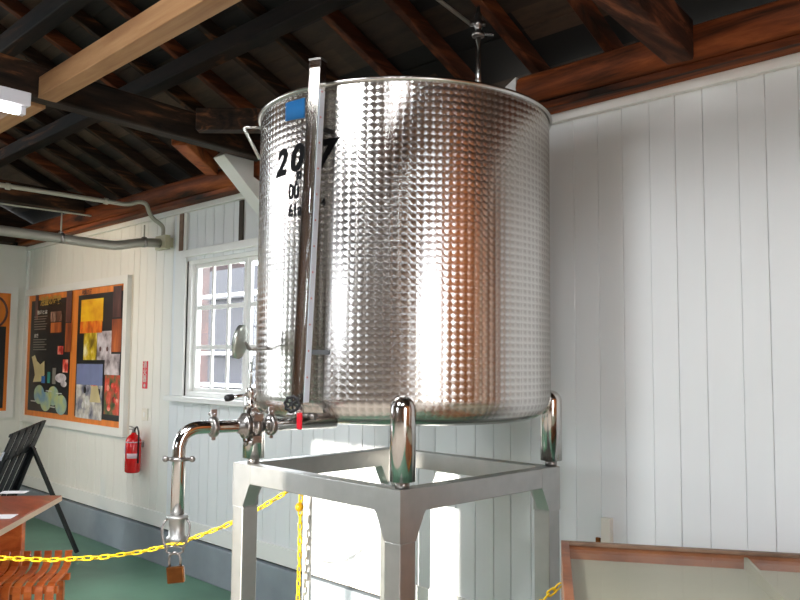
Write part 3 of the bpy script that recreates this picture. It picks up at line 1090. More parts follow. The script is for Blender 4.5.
# top rails, as four beams butted at the corners
q = MB().box((FX0 + PW, FY0, FT - BH), (FX1 - PW, FY0 + .06, FT)); q.build('rail', M['steel_satin'], st, bevel=.004)
q = MB().box((FX0 + PW, FY1 - .06, FT - BH), (FX1 - PW, FY1, FT)); q.build('rail', M['steel_satin'], st, bevel=.004)
q = MB().box((FX0, FY0 + PW, FT - BH), (FX0 + .06, FY1 - PW, FT)); q.build('rail', M['steel_satin'], st, bevel=.004)
q = MB().box((FX1 - .06, FY0 + PW, FT - BH), (FX1, FY1 - PW, FT)); q.build('rail', M['steel_satin'], st, bevel=.004)
for (cx, sx) in ((FX0, 1), (FX1, -1)):
    for (cy, sy) in ((FY0, 1), (FY1, -1)):
        x0, x1 = sorted((cx, cx + sx * PW)); y0, y1 = sorted((cy, cy + sy * PW))
        lg = MB().box((x0, y0, .012), (x1, y1, FT - BH - .10)).build('leg', M['steel_satin'], st, bevel=.004)
        MB().box((x0 - .02, y0 - .02, 0), (x1 + .02, y1 + .02, .012)).build('foot_plate', M['steel_satin'], lg)
        q = MB()
        e = .0015
        # head of the leg with its flaring gussets, one to each side
        q.box((x0 - e, y0 - e, FT - BH - .10), (x1 + e, y1 + e, FT + .0005))
        for ax in (0, 1):
            if ax == 0:
                xs = cx + sx * PW
                q.prism([(xs, cy - sy * e, FT + .0005), (xs + sx * .05, cy - sy * e, FT + .0005), (xs + sx * .05, cy - sy * e, FT - BH), (xs + sx * .042, cy - sy * e, FT - BH - .01), (xs, cy - sy * e, FT - BH - .098)], (0, sy * .06, 0))
            else:
                ys = cy + sy * PW
                q.prism([(cx - sx * e, ys, FT + .0005), (cx - sx * e, ys + sy * .05, FT + .0005), (cx - sx * e, ys + sy * .05, FT - BH), (cx - sx * e, ys + sy * .042, FT - BH - .01), (cx - sx * e, ys, FT - BH - .098)], (sx * .06, 0, 0))
        q.build('corner_gusset', M['steel_satin'], st)

# ------------------------------------------------------------------ barrier post and chains
def link_mesh():
    q = MB()
    L, Wd = .013, .0085
    pts = []
    for k in range(8):
        a = -PI / 2 + PI * k / 7
        pts.append((L + Wd * math.cos(a), Wd * math.sin(a), 0))
    for k in range(8):
        a = PI / 2 + PI * k / 7
        pts.append((-L + Wd * math.cos(a), Wd * math.sin(a), 0))
    q.tube(pts, .0034, 8, closed=True)
    o = q.build('link', M['yellow'])
    me = o.data
    bpy.data.objects.remove(o)
    return me
LINK = link_mesh()
def chain(path, root, pitch=.0345):
    path = [Vector(p) for p in path]
    acc = [0]
    for a, b in zip(path, path[1:]):
        acc.append(acc[-1] + (b - a).length)
    n = int(acc[-1] / pitch)
    for k in range(n):
        s = (k + .5) * pitch
        i = max(j for j in range(len(acc) - 1) if acc[j] <= s)
        t = (s - acc[i]) / (acc[i + 1] - acc[i])
        p = path[i].lerp(path[i + 1], t)
        d = (path[i + 1] - path[i]).normalized()
        u = Vector((0, 0, 1)) if abs(d.z) < .9 else Vector((.6, -.8, 0))
        sd = d.cross(u).normalized(); up = sd.cross(d)
        ang = (PI / 4 if k % 2 else -PI / 4) + random.uniform(-.2, .2)
        yv = sd * math.cos(ang) + up * math.sin(ang)
        zv = d.cross(yv)
        o = bpy.data.objects.new('link', LINK)
        COL.objects.link(o)
        o.matrix_basis = Matrix.Translation(p) @ Matrix((d, yv, zv)).transposed().to_4x4()
        adopt(o, root)
PB = at(301, 560, 2, .62)
d_ = at_depth(307, 560, 3.92)
PX, PY = d_.x, d_.y
post = thing('barrier_post', (PX, PY, 0), 'slim white barrier post behind the front rail of the stand', 'post')
MB().cyl((PX, PY, .025), (PX, PY, 1.01), .0215, 24).build('pole', M['post_white'], post)
MB().lathe([(.15, 0), (.15, .012), (.13, .024), (.03, .03)], (PX, PY, 0), n=36).build('base', M['post_white'], post)
MB().lathe([(.025, 0), (.025, .02), (.018, .035), (0, .04)], (PX, PY, 1.01), n=24).build('cap', M['post_white'], post)
# main chain: plan line to the left
cp = []
A0 = at_depth(292, 489, 3.86); 
samples = [(290, 490), (262, 507), (225, 526), (180, 543), (140, 552), (100, 557.5), (50, 560), (0, 558), (-40, 554), (-90, 545)]
for (px, py) in samples:
    t = (292 - px) / 332
    cp.append(at_depth(px, py, 3.86 - .55 * t))
ch = thing('barrier_chain', cp[0], 'yellow plastic chain swagged across the left, from the white post', 'chain', 'yellow barrier chains')
chain(cp, ch)
q = thing('barrier_chain', (PX, PY, 1.0), 'yellow plastic chain end hanging straight down the white post', 'chain', 'yellow barrier chains')
hp = [at_depth(px, py, 3.86) for px, py in ((301.5, 487), (300.5, 505), (300, 530), (299.5, 560), (298, 600), (297, 640))]
chain(hp, q)
MB().ball(at_depth(299.5, 507, 3.84), .021, 16).build('chain_ball', M['yellow_knot'], q)
q = thing('barrier_chain', at_depth(556, 590, 2.95), 'yellow plastic chain piece in front of the stand, beside the display case', 'chain', 'yellow barrier chains')
cp = [at_depth(px, py, d) for px, py, d in ((561, 584, 2.87), (556, 589, 2.88), (549, 594, 2.86), (541, 603, 2.84), (530, 625, 2.8), (515, 660, 2.75))]
chain(cp, q)

# ------------------------------------------------------------------ display case at lower right
cz = .95
u1 = Vector((math.cos(math.radians(32.6)), math.sin(math.radians(32.6)), 0))
u2 = Vector((math.cos(math.radians(-55.6)), math.sin(math.radians(-55.6)), 0))
sc = (1.6 - cz) / .7
C0 = Vector((-1.825 * sc, 2.722 * sc, 0))
CL, CD = 1.04, .86
case = thing('display_case', C0 + u1 * CL / 2 + u2 * CD / 2, 'glass topped wooden display case at the lower right', 'display case')
def cpnt(a, b, z): return C0 + u1 * a + u2 * b + Vector((0, 0, z))
def cbox(a0, a1, b0, b1, z0, z1, name, mat, parent, bevel=.002):
    return MB().obox(cpnt((a0 + a1) / 2, (b0 + b1) / 2, (z0 + z1) / 2), u1 * (a1 - a0) / 2, u2 * (b1 - b0) / 2, (0, 0, (z1 - z0) / 2)).build(name, mat, parent, bevel=bevel)
W_ = .028
# rim: four top rails mitred as butt joints
cbox(0, CL, 0, W_, cz - .012, cz, 'rim_rail', M['case_rim'], case)
cbox(0, CL, CD - W_, CD, cz - .012, cz, 'rim_rail', M['case_rim'], case)
cbox(0, W_, W_, CD - W_, cz - .012, cz, 'rim_rail', M['case_wood'], case)
cbox(CL - W_, CL, W_, CD - W_, cz - .012, cz, 'rim_rail', M['case_rim'], case)
cbox(0, CL, 0, .022, .12, cz - .0125, 'back_panel', M['case_wood'], case)
cbox(0, CL, CD - .022, CD, .12, cz - .0125, 'front_panel', M['case_wood'], case)
cbox(0, .022, .0225, CD - .0225, .12, cz - .0125, 'side_panel', M['case_wood'], case)
cbox(CL - .022, CL, .0225, CD - .0225, .12, cz - .0125, 'side_panel', M['case_wood'], case)
cbox(.0225, CL - .0225, .0225, CD - .0225, cz - .075, cz - .06, 'lining', M['felt'], case, 0)
cbox(.62, .632, .0225, CD - .0225, cz - .06, cz - .02, 'divider', M['felt'], case, 0)
cbox(W_ * .8, CL - W_ * .8, W_ * .8, CD - W_ * .8, cz - .018, cz - .0125, 'glass_top', M['case_glass'], case, 0)
for a in (.03, CL - .07):
    for b in (.03, CD - .07):
        cbox(a, a + .04, b, b + .04, 0, .12, 'leg', M['case_wood'], case)

# ------------------------------------------------------------------ wall fittings
def wall_box(x0, x1, z0, z1, d, name, mat, parent=None, bevel=.003, y=YB):
    return MB().box((x0, y - d, z0), (x1, y - .0005, z1)).build(name, mat, parent, bevel=bevel)
# outlet right of the stand
ol = thing('wall_outlet', (-1.90, YB, .86), 'small white outlet box on the wall behind the display case', 'outlet')
wall_box(-1.918, -1.872, .80, .915, .03, 'housing', M['plate'], ol)
wall_box(-1.955, -1.935, .80, .822, .015, 'clip', M['brass'], ol)
# switch plate right of the poster
sp = thing('switch_plate', (-6.16, YB, 1.16), 'small ivory switch plate above the fire extinguisher', 'switch')
wall_box(-6.215, -6.12, 1.09, 1.19, .012, 'plate', M['plate'], sp)
wall_box(-6.185, -6.15, 1.12, 1.16, .017, 'rocker', M['white_trim'], sp)
# fire extinguisher sign
sg = thing('extinguisher_sign', (-6.19, YB, 1.46), 'narrow red sign with white characters above the fire extinguisher', 'sign')
wall_box(-6.232, -6.150, 1.352, 1.578, .006, 'panel', M['sign_red'], sg, 0)
for i, c in enumerate('消火器'):
    put_text('character', c, .062, M['print_white'], sg, (lambda zc: (lambda x, y, z: Vector((-6.191 + x, YB - .0075 - z, zc + y))))(1.545 - i * .058), .0008, 0, .0006)
MB().lathe([(.016, 0), (.016, .001), (0, .0012)], (-6.191, YB - .0065, 1.376), (0, -1, 0), 20).build('symbol', M['print_white'], sg)
# fire extinguisher
ex = Vector((-6.195, YB - .085, .675))
fe = thing('fire_extinguisher', ex, 'red fire extinguisher hung on the white wall', 'fire extinguisher')
R_ = .063
body = MB().lathe([(.05, 0), (R_, .012), (R_, .255), (.05, .285), (.03, .303), (.02, .31), (.018, .322)], ex, n=32).build('cylinder', M['ext_red'], fe)
def band(z0, z1, a0, a1, mat, name):
    m = MB()
    n = 14
    pts = []
    for i in range(n + 1):
        a = math.radians(a0 + (a1 - a0) * i / n)
        for z in (z0, z1):
            pts.append(ex + Vector(((R_ + .001) * math.cos(a), (R_ + .001) * math.sin(a), z)))
    m.face_list(pts, [(2 * i, 2 * i + 2, 2 * i + 3, 2 * i + 1) for i in range(n)], True)
    o = m.build(name, mat, body)
    sd = o.modifiers.new('thick', 'SOLIDIFY'); sd.thickness = .0006
band(.243, .252, -140, 30, M['label_white'], 'stripe')
band(.118, .158, -75, 10, M['label_white'], 'label')
band(.155, .215, -128, -98, M['label_blue'], 'label')
band(.095, .15, -128, -100, M['paper'], 'label')
q = MB()
q.cyl(ex + Vector((0, 0, .32)), ex + Vector((0, 0, .345)), .016, 14)
q.beam(ex + Vector((-.045, -.01, .347)), ex + Vector((.02, 0, .35)), .018, .008)
q.beam(ex + Vector((-.05, -.01, .37)), ex + Vector((.02, 0, .357)), .016, .007)
q.build('valve_handle', M['steel_dark'], fe)
MB().tube(fillet([ex + Vector((.01, 0, .338)), ex + Vector((.04, .005, .38)), ex + Vector((.068, .01, .33)), ex + Vector((.066, .01, .08))], .03), .007, 10).build('hose', M['black_plastic'], fe)
MB().box((ex.x - .02, YB - .03, ex.z + .2), (ex.x + .02, YB - .0005, ex.z + .24)).build('hook', M['steel_dark'], fe)

# junction box, conduits
jb = thing('junction_box', (-5.9, YB, 2.53), 'cream junction box on the wall above the window corner', 'junction box')
MB().box((-5.94, YB - .085, 2.47), (-5.775, YB - .036, 2.583)).build('housing', M['box_cream'], jb, bevel=.006)
MB().box((-5.915, YB - .036, 2.49), (-5.80, YB - .0005, 2.565)).build('back_box', M['box_cream'], jb)
cx_ = -5.86
cdt = thing('conduit', (cx_, 2.0, 2.47), 'fat grey conduit bending into the cream junction box', 'conduit')
path = [(cx_, -.5, 2.49)] + bez((cx_, 1.9, 2.478), (cx_, 2.3, 2.474), (cx_, 2.6, 2.455), (cx_, 2.74, 2.462), 8) + bez((cx_, 2.8, 2.472), (cx_, 2.9, 2.495), (cx_, 2.95, 2.515), (cx_, 3.115, 2.52), 8)
MB().tube(path, .036, 18).build('pipe', M['conduit'], cdt)
for (Y, z0, z1) in ((2.33, 2.51, 2.66), (2.98, 2.545, 2.65)):
    hr = MB().cyl((cx_, Y, z0 - .01), (cx_, Y, z1), .006, 8).build('hanger_rod', M['conduit_cream'], cdt)
    MB().lathe([(.039, -.012), (.043, -.012), (.043, .012), (.039, .012)], (cx_, Y, z0 - .034 + (.0 if Y < 2.5 else .003)), (0, 1, 0), 20, cap=False).build('pipe_clamp', M['steel_dark'], hr)
MB().cyl((cx_, -.5, 2.665), (cx_, 2.55, 2.665), .006, 8).build('support_rod', M['conduit_cream'], cdt)
cdt2 = thing('conduit', (cx_, 2.0, 2.8), 'thin cream conduit looping down into the top of junction box', 'conduit')
path = fillet([(cx_, -.5, 2.805), (cx_, 2.84, 2.792), (cx_, 2.93, 2.83), (cx_, 2.99, 2.825), (cx_, 3.03, 2.72), (cx_ + .005, 3.14, 2.66), (cx_ + .005, 3.14, 2.583)], .07, 8)
MB().tube(path, .0165, 14).build('pipe', M['conduit_cream'], cdt2)
for Y in (1.95, 2.66):
    MB().lathe([(.018, -.014), (.024, -.014), (.024, .014), (.018, .014)], (cx_, Y, 2.7935), (0, 1, 0), 18).build('coupling', M['conduit_cream'], cdt2)

# fluorescent lamp under the tie beam
lp = thing('ceiling_lamp', (-4.0, .9, 2.86), 'white fluorescent lamp, lit, at the upper left edge', 'lamp')
lf = Vector((-.045, .99, 0)).normalized()
ls = Vector((lf.y, -lf.x, 0))
le = Vector((-3.95, 1.385, 0))
MB().obox(le - lf * .62 + Vector((0, 0, 2.83)), lf * .62, ls * .045, (0, 0, .033)).build('housing', M['lamp_body'], lp, bevel=.004)
MB().cyl(le - lf * 1.2 + Vector((0, 0, 2.772)), le - lf * .05 + Vector((0, 0, 2.772)), .017, 16).build('tube', M['tube_on'], lp)
for s in (.025, 1.215):
    MB().obox(le - lf * s + Vector((0, 0, 2.78)), lf * .012, ls * .02, (0, 0, .022)).build('lamp_holder', M['lamp_body'], lp)

def hung_lamp(cx, cy, z, lab, hw=.25):
    t = thing('ceiling_lamp', (cx, cy, z), lab, 'lamp')
    MB().box((cx - hw, cy - .62, z), (cx + hw, cy + .62, z + .05)).build('housing', M['lamp_body'], t, bevel=.006)
    for sx in (-hw * .7, -hw * .25, hw * .25, hw * .7):
        MB().cyl((cx + sx, cy - .6, z - .022), (cx + sx, cy + .6, z - .022), .016, 14).build('tube', M['tube_on'], t)
    for sy in (-.4, .4):
        zr_ = zroof(cy + sy) if cy + sy > RID else zroof(RID) - SL * (RID - cy - sy)
        MB().cyl((cx, cy + sy, z + .05), (cx, cy + sy, zr_ + .08), .006, 8).build('hanger_rod', M['conduit_cream'], t)
    l = bpy.data.lights.new('tube_light', 'AREA'); l.shape = 'RECTANGLE'; l.size = hw * 2; l.size_y = 1.2; l.energy = LAMP_W; l.color = (.95, .98, 1)
    o = bpy.data.objects.new('tube_light', l); COL.objects.link(o); o.location = (cx, cy, z - .05)
LAMP_W = 90
hung_lamp(-2.12, -.2, 3.35, 'white four tube lamp hung from the roof before the tank')
LAMP_W = 40
hung_lamp(-.35, .1, 3.4, 'white four tube lamp hung from the roof near the doorway')
hung_lamp(-6.6, -1.0, 3.35, 'white four tube lamp hung from the roof near the end wall')

# ------------------------------------------------------------------ posters
def px_wall(px, py, Y):
    p = at(px, py, 1, Y)
    return p.x, p.z
YP = YB - .05
pc = thing('poster_case', (-7.7, YB, .93), 'white framed display panel with two black posters on the left wall', 'display panel')
ox0, ox1, oz0, oz1 = -8.80, -6.475, .935, 2.315
fwid = .07
q = MB()
q.box((ox0, YB - .046, oz0), (ox1, YB - .0005, oz0 + fwid)).box((ox0, YB - .046, oz1 - fwid), (ox1, YB - .0005, oz1))
q.box((ox0, YB - .046, oz0 + fwid), (ox0 + fwid, YB - .0005, oz1 - fwid)).box((ox1 - fwid, YB - .046, oz0 + fwid), (ox1, YB - .0005, oz1 - fwid))
q.build('frame', M['white_trim'], pc)
MB().box((ox0 + fwid, YB - .03, oz0 + fwid), (ox1 - fwid, YB - .001, oz1 - fwid)).build('backing_board', M['poster_orange'], pc)
ix0, ix1, iz0, iz1 = ox0 + fwid + .09, ox1 - fwid - .02, oz0 + fwid + .055, oz1 - fwid - .06
mid0, mid1 = px_wall(73.5, 350, YB)[0], px_wall(80.5, 350, YB)[0]
pl_ = MB().box((ix0, YB - .036, iz0), (mid0, YB - .0305, iz1)).build('poster', M['poster_black'], pc)
pr_ = MB().box((mid1, YB - .036, iz0), (ix1, YB - .0305, iz1)).build('poster', M['poster_black'], pc)
YS = YB - .036
cnt = [0]
def pic(parent, px0, py0, px1, py1, mat, name='picture', d=.002, poly=None):
    cnt[0] += 1
    off = YS - .0004 - .0003 * (cnt[0] % 9)
    if poly:
        pts = [px_wall(a, b, YS) for a, b in poly]
    else:
        xa, za = px_wall((px0 + px1) / 2, py0, YS); xb, zb = px_wall((px0 + px1) / 2, py1, YS)
        x0 = px_wall(px0, (py0 + py1) / 2, YS)[0]; x1 = px_wall(px1, (py0 + py1) / 2, YS)[0]
        pts = [(x0, zb), (x1, zb), (x1, za), (x0, za)]
    return MB().prism([(a, off, b) for a, b in pts], (0, -.0012, 0)).build(name, mat, parent)
def oval(parent, px, py, rx_, rz_, mat, name='picture', inner=None):
    cnt[0] += 1
    x0, z0 = px_wall(px, py, YS)
    m = MB()
    m.prism([(x0 + rx_ * math.cos(2 * PI * k / 24), YS - .0008 - .0004 * (cnt[0] % 9), z0 + rz_ * math.sin(2 * PI * k / 24)) for k in range(24)], (0, -.0012, 0))
    return m.build(name, mat, parent)
# left poster
def lay(px, py):
    x0, z0 = px_wall(px, py, YS)
    return lambda x, y, z: Vector((x0 + x, YS - .003 - z, z0 + y))
put_text('heading', '泡盛の歴史', .10, M['gold'], pl_, lay(51, 301), .002, 0, .0006, 1.05)
M['jar'] = photo_mat('stoneware_jar_print', [srgb(92, 40, 24), srgb(176, 88, 40), srgb(226, 132, 62)], (9, 9, 2))
M['jar_dark'] = photo_mat('dark_jar_print', [srgb(50, 34, 36), srgb(96, 62, 58), srgb(150, 104, 84)], (9, 9, 2))
M['bottles_pic'] = photo_mat('bottle_shelf_print', [srgb(36, 30, 28), srgb(110, 74, 60), srgb(206, 180, 160)], (22, 22, 8))
M['red_pic'] = photo_mat('red_print', [srgb(120, 30, 24), srgb(228, 64, 44), srgb(250, 200, 180)], (14, 14, 12))
M['map'] = flat('map_print', srgb(206, 190, 140), .4, var=.15, scale=(5, 5, 5))
M['sky_pic'] = photo_mat('castle_town_print', [srgb(70, 76, 92), srgb(140, 138, 150), srgb(196, 190, 180), srgb(226, 224, 224)], (10, 10, 9))
M['bluesky'] = flat('blue_sky_print', srgb(122, 132, 172), .4, var=.1)
M['flower_pic'] = photo_mat('flower_print', [srgb(60, 74, 44), srgb(96, 104, 62), srgb(206, 74, 48), srgb(230, 110, 90)], (11, 11, 9))
M['yellow_pic'] = photo_mat('golden_liquor_print', [srgb(230, 150, 10), srgb(252, 196, 24), srgb(250, 220, 70)], (3, 3, 5))
M['amber_pic'] = photo_mat('amber_print', [srgb(150, 70, 10), srgb(236, 110, 20), srgb(252, 190, 40)], (9, 9, 5))
M['lime_pic'] = photo_mat('yellow_still_print', [srgb(120, 96, 10), srgb(212, 180, 20), srgb(250, 240, 190)], (10, 10, 8))
M['grey_pic'] = photo_mat('grey_print', [srgb(120, 108, 112), srgb(200, 190, 194), srgb(236, 226, 230)], (9, 9, 9))
M['teal'] = flat('teal_print', srgb(60, 150, 140), .4)
M['bottle_blue'] = flat('blue_bottle_print', srgb(62, 116, 190), .4)
M['isle'] = photo_mat('green_blue_map_print', [srgb(120, 160, 190), srgb(170, 190, 150), srgb(206, 200, 110)], (7, 7, 7))
pic(pl_, 35.5, 291, 38.5, 320, M['jar_dark'])
pic(pl_, 66.5, 289, 72, 322, M['jar_dark'])
pic(pl_, 65.5, 323, 71.5, 352, M['jar'])
put_text('subheading', '泡盛とは', .045, M['print_white'], pl_, lay(42.5, 312.5), .0012, 0, .0004, 1.5)
put_text('subheading', '由来', .042, M['print_white'], pl_, lay(36.5, 336), .0012, 0, .0004, 1.3)
for i in range(6):
    pic(pl_, 34.5, 316.2 + i * 2.5, 47.5 - (i % 3), 317.0 + i * 2.5, M['conduit'], 'text_line')
for i in range(5):
    pic(pl_, 33.5, 339.2 + i * 2.5, 46.5 - (i % 2) * 2, 340.0 + i * 2.5, M['conduit'], 'text_line')
pic(pl_, 51, 311.5, 62, 321.5, M['bottles_pic'])
pic(pl_, 51, 322.5, 62, 332.5, M['red_pic'] if False else M['jar'])
pic(pl_, 58, 346, 63.5, 354.5, M['red_pic'])
pic(pl_, 62.8, 359.5, 68, 372.5, M['red_pic'])
pic(pl_, 0, 0, 0, 0, M['map'], 'picture', poly=[(32, 357), (35, 355), (37, 361), (40.5, 364.5), (44.5, 361), (44.5, 375), (41, 381.5), (33, 382), (35, 375), (34, 367)])
pic(pl_, 41.5, 376, 45, 383, M['bottle_blue'])
pic(pl_, 47.5, 372, 50.2, 383, M['teal'])
pic(pl_, 52.5, 368, 56, 384, M['conduit'])
oval(pl_, 61, 378, .13, .045, M['grey_pic'])
oval(pl_, 64, 384, .07, .03, M['grey_pic'])
for (a, b) in ((39.5, 394.5), (46, 401.5), (53, 396), (61, 405)):
    oval(pl_, a, b, .135, .095, M['isle'])
for i, (a, b) in enumerate(((49, 391), (59, 393.5), (34, 401), (52, 407))):
    pic(pl_, a - 3, b - .5, a + 3, b + .5, M['print_white'], 'text_line')
# right poster
put_text('heading', '沖縄の酒', .055, M['jar_dark'], pr_, lay(87, 292.5), .001, 0, .0005)
pic(pr_, 81.5, 299, 103.5, 322, M['yellow_pic'])
pic(pr_, 80.5, 321, 102.5, 333, M['amber_pic'])
pic(pr_, 84, 333, 97, 360, M['lime_pic'])
pic(pr_, 97.2, 331, 111.5, 360, M['grey_pic'])
pic(pr_, 0, 0, 0, 0, M['amber_pic'], poly=[(86, 322), (86.5, 316), (88.5, 313), (89, 303), (91, 303), (91.3, 313), (93, 317), (93.3, 322)])
pic(pr_, 0, 0, 0, 0, M['amber_pic'], poly=[(95.5, 324), (96, 318), (97.3, 315), (97.6, 307), (99.4, 307), (99.7, 315), (101, 318), (101.3, 324)])
for (a_, b_) in ((100.5, 349), (107.5, 349)):
    oval(pr_, a_, b_, .02, .022, M['jar_dark'])
pic(pr_, 89, 339, 93.5, 352, M['yellow_pic'])
pic(pr_, 112, 319, 121.5, 352, M['jar'])
pic(pr_, 113.5, 286, 121.8, 317, M['jar_dark'])
pic(pr_, 77, 364, 103, 385, M['bluesky'])
pic(pr_, 76, 385, 102, 419, M['sky_pic'])
for (a_, b_, c_) in ((80, 393, 'print_white'), (85, 390, 'poster_black'), (99, 392, 'poster_black'), (83, 405, 'print_white'), (87, 399, 'print_white')):
    oval(pr_, a_, b_, .026, .03, M[c_])
pic(pr_, 0, 0, 0, 0, M['map'], poly=[(90, 402), (92, 385), (95, 380), (98, 386), (101, 403)])
pic(pr_, 91.5, 378, 97, 386, M['red_pic'])
pic(pr_, 105, 354, 120, 375, M['grey_pic'])
pic(pr_, 104.5, 375, 119.5, 415, M['flower_pic'])
pic(pr_, 0, 0, 0, 0, M['jar_dark'], poly=[(106, 375), (110, 364), (113, 360), (116, 366), (119, 375)])
for (a_, b_) in ((108, 388), (113, 386), (116, 390), (114, 400), (117, 402), (109, 408)):
    oval(pr_, a_, b_, .034, .028, M['red_pic'])
# second framed panel on the end wall
pc2 = thing('poster_case', (XL, 2.0, .98), 'white framed display panel with orange poster, cut off by left edge', 'display panel')
y0, y1, z0, z1 = 1.0, at(15.5, 350, 0, XL + .03).y, .975, 2.34
q = MB()
q.box((XL + .0005, y0, z0), (XL + .036, y1, z0 + .07)).box((XL + .0005, y0, z1 - .07), (XL + .036, y1, z1))
q.box((XL + .0005, y0, z0 + .07), (XL + .036, y0 + .07, z1 - .07)).box((XL + .0005, y1 - .07, z0 + .07), (XL + .036, y1, z1 - .07))
q.build('frame', M['white_trim'], pc2)
MB().box((XL + .001, y0 + .07, z0 + .07), (XL + .03, y1 - .07, z1 - .07)).build('backing_board', M['poster_orange'], pc2)
p2 = MB().box((XL + .0302, y0 + .1, z0 + .1), (XL + .034, at(5, 350, 0, XL + .03).y, z1 - .42)).build('poster', M['poster_black'], pc2)
MB().tube([(XL + .036, at(4, 350, 0, XL + .03).y - .14 + .15 * math.cos(2 * PI * k / 28), z1 - .27 + .17 * math.sin(2 * PI * k / 28)) for k in range(28)], .012, 6, closed=True).build('ring_motif', M['jar_dark'], p2)

# ------------------------------------------------------------------ table, bench, folding chair at lower left
tz = .72
T0 = at(62, 495, 2, tz)
e1 = (at(0, 529, 2, tz) - T0); e1.z = 0; e1.normalize()
e2 = Vector((-e1.y, e1.x, 0))
if e2.dot(Vector((-.7, -.7, 0))) < 0: e2 = -e2
tb = thing('wooden_table', T0 + e1 * .8 + e2 * .4 - Vector((0, 0, tz)), 'red-brown varnished wooden table at the lower left edge', 'table')
TL_, TW_ = 1.7, .8
MB().obox(T0 + e1 * TL_ / 2 + e2 * TW_ / 2 - Vector((0, 0, .019)), e1 * TL_ / 2, e2 * TW_ / 2, (0, 0, .018)).build('table_top', M['table_wood'], tb, bevel=.006)
MB().obox(T0 + e1 * TL_ / 2 + e2 * .0 - e2 * .0025 - Vector((0, 0, .02)), e1 * (TL_ / 2 - .01), e2 * .002, (0, 0, .015)).build('edge_band', M['table_edge'], tb)
for a in (.32, TL_ - .3):
    MB().obox(T0 + e1 * a + e2 * TW_ / 2 - Vector((0, 0, tz / 2 + .018)), e1 * .03, e2 * (TW_ / 2 - .12), (0, 0, tz / 2 - .0185)).build('leg', M['orange_wood'], tb, bevel=.004)
def sheet(px, py, w_, l_, lab, rot=0):
    c = at(px, py, 2, tz) + Vector((0, 0, .002))
    a = math.radians(rot)
    f1 = e1 * math.cos(a) + e2 * math.sin(a); f2 = e2 * math.cos(a) - e1 * math.sin(a)
    return tag(MB().obox(c, f1 * l_ / 2, f2 * w_ / 2, (0, 0, .0015)).build('leaflet', M['paper']), lab, 'paper', 'leaflets on the table')
sheet(14, 492.5, .16, .10, 'white leaflet near the far edge of the red-brown table')
sheet(3, 517, .12, .12, 'white leaflet nearer the front edge of the red-brown table')

# slatted bench
bz = .42
B0 = at(74, 556, 2, bz)
B0 = B0 + Vector((0, 0, .035))
bl = Vector((-rx.x, -rx.y, 0)).normalized()
bd = Vector((bl.y, -bl.x, 0))
if bd.dot(-B0) < 0: bd = -bd
bd = at(44, 594, 2, .40) - at(67, 573, 2, .40); bd.z = 0; bd.normalize()
q_ = Vector((-bd.y, bd.x, 0)); bl = q_ if q_.dot(bl) > 0 else -q_
bn = thing('slatted_bench', B0 + bl * .5 + bd * .25 - Vector((0, 0, bz)), 'orange wooden bench with curved slats, in front of the table', 'bench')
ps = [(0, .0), (.004, -.03), (.012, -.055), (.035, -.078), (.08, -.092), (.16, -.10), (.25, -.10), (.31, -.104), (.335, -.118), (.348, -.145), (.35, -.20), (.345, -.26)]
ns = 15
for k in range(ns):
    m = MB()
    a0 = .012 + k * .0585
    pts = []
    for i, (d, z) in enumerate(ps):
        j0, j1 = max(i - 1, 0), min(i + 1, len(ps) - 1)
        tx, tzz = ps[j1][0] - ps[j0][0], ps[j1][1] - ps[j0][1]
        l_ = math.hypot(tx, tzz); nx, nz = tzz / l_, -tx / l_
        for (aa, th_) in ((a0, 0), (a0 + .041, 0), (a0 + .041, .016), (a0, .016)):
            pts.append(B0 + bl * aa + bd * (d + nx * th_) + Vector((0, 0, z + nz * th_)))
    fs = [(0, 3, 2, 1), tuple(4 * (len(ps) - 1) + i for i in range(4))]
    for i in range(len(ps) - 1):
        for j in range(4):
            j2 = (j + 1) % 4
            fs.append((4 * i + j, 4 * i + j2, 4 * i + 4 + j2, 4 * i + 4 + j))
    m.face_list(pts, fs)
    m.build('slat', M['orange_wood'], bn, bevel=.003)
wl = ns * .0585
MB().obox(B0 + bl * wl / 2 + bd * .07 - Vector((0, 0, .135)), bl * wl / 2, bd * .012, (0, 0, .018)).build('cross_rail', M['orange_wood'], bn)
MB().obox(B0 + bl * wl / 2 + bd * .30 - Vector((0, 0, .145)), bl * wl / 2, bd * .015, (0, 0, .02)).build('cross_rail', M['orange_wood'], bn)
for a in (.05, wl - .05):
    for d, zt_ in ((.07, .30), (.30, .29)):
        MB().obox(B0 + bl * a + bd * d + Vector((0, 0, zt_ / 2 - bz - .035)), bl * .018, bd * .018, (0, 0, zt_ / 2)).build('leg', M['orange_wood'], bn)

# black slatted folding chair by the end wall
fc = thing('folding_chair', at(60, 548, 2, 0), 'black slatted folding chair standing behind the table by the wall', 'chair')
TLp, TRp = at_depth(15, 433, 6.25), at_depth(43.5, 421, 6.6)
dv = at_depth(12, 492, 6.42) - TRp
dv = dv.normalized()
wv_ = TRp - TLp
wl_ = wv_.length
wn_ = wv_.normalized()
nrm = wn_.cross(dv).normalized()
LEN = .98
for k in range(5):
    c = TLp + wv_ * (k / 4)
    up_ = MB().obox(c + dv * .11, wn_ * .028, dv * .11, nrm * .008).build('slat', M['black_metal'], fc)
    MB().obox(c + dv * (.22 + (LEN - .22) / 2) - wn_ * .02, wn_ * .026, dv * ((LEN - .24) / 2), nrm * .008).build('slat', M['black_metal'], fc)
MB().obox(TLp + wv_ / 2 + dv * .235 + nrm * .014, wn_ * (wl_ / 2 + .04), dv * .022, nrm * .010).build('cross_rail', M['black_metal'], fc)
MB().obox(TLp + wv_ / 2 + dv * .02 + nrm * .014, wn_ * (wl_ / 2 + .03), dv * .012, nrm * .008).build('cross_rail', M['black_metal'], fc)
ft = at(77, 554, 2, .0)
lt = at_depth(32, 446, 6.5)
foot_off = TLp - TRp
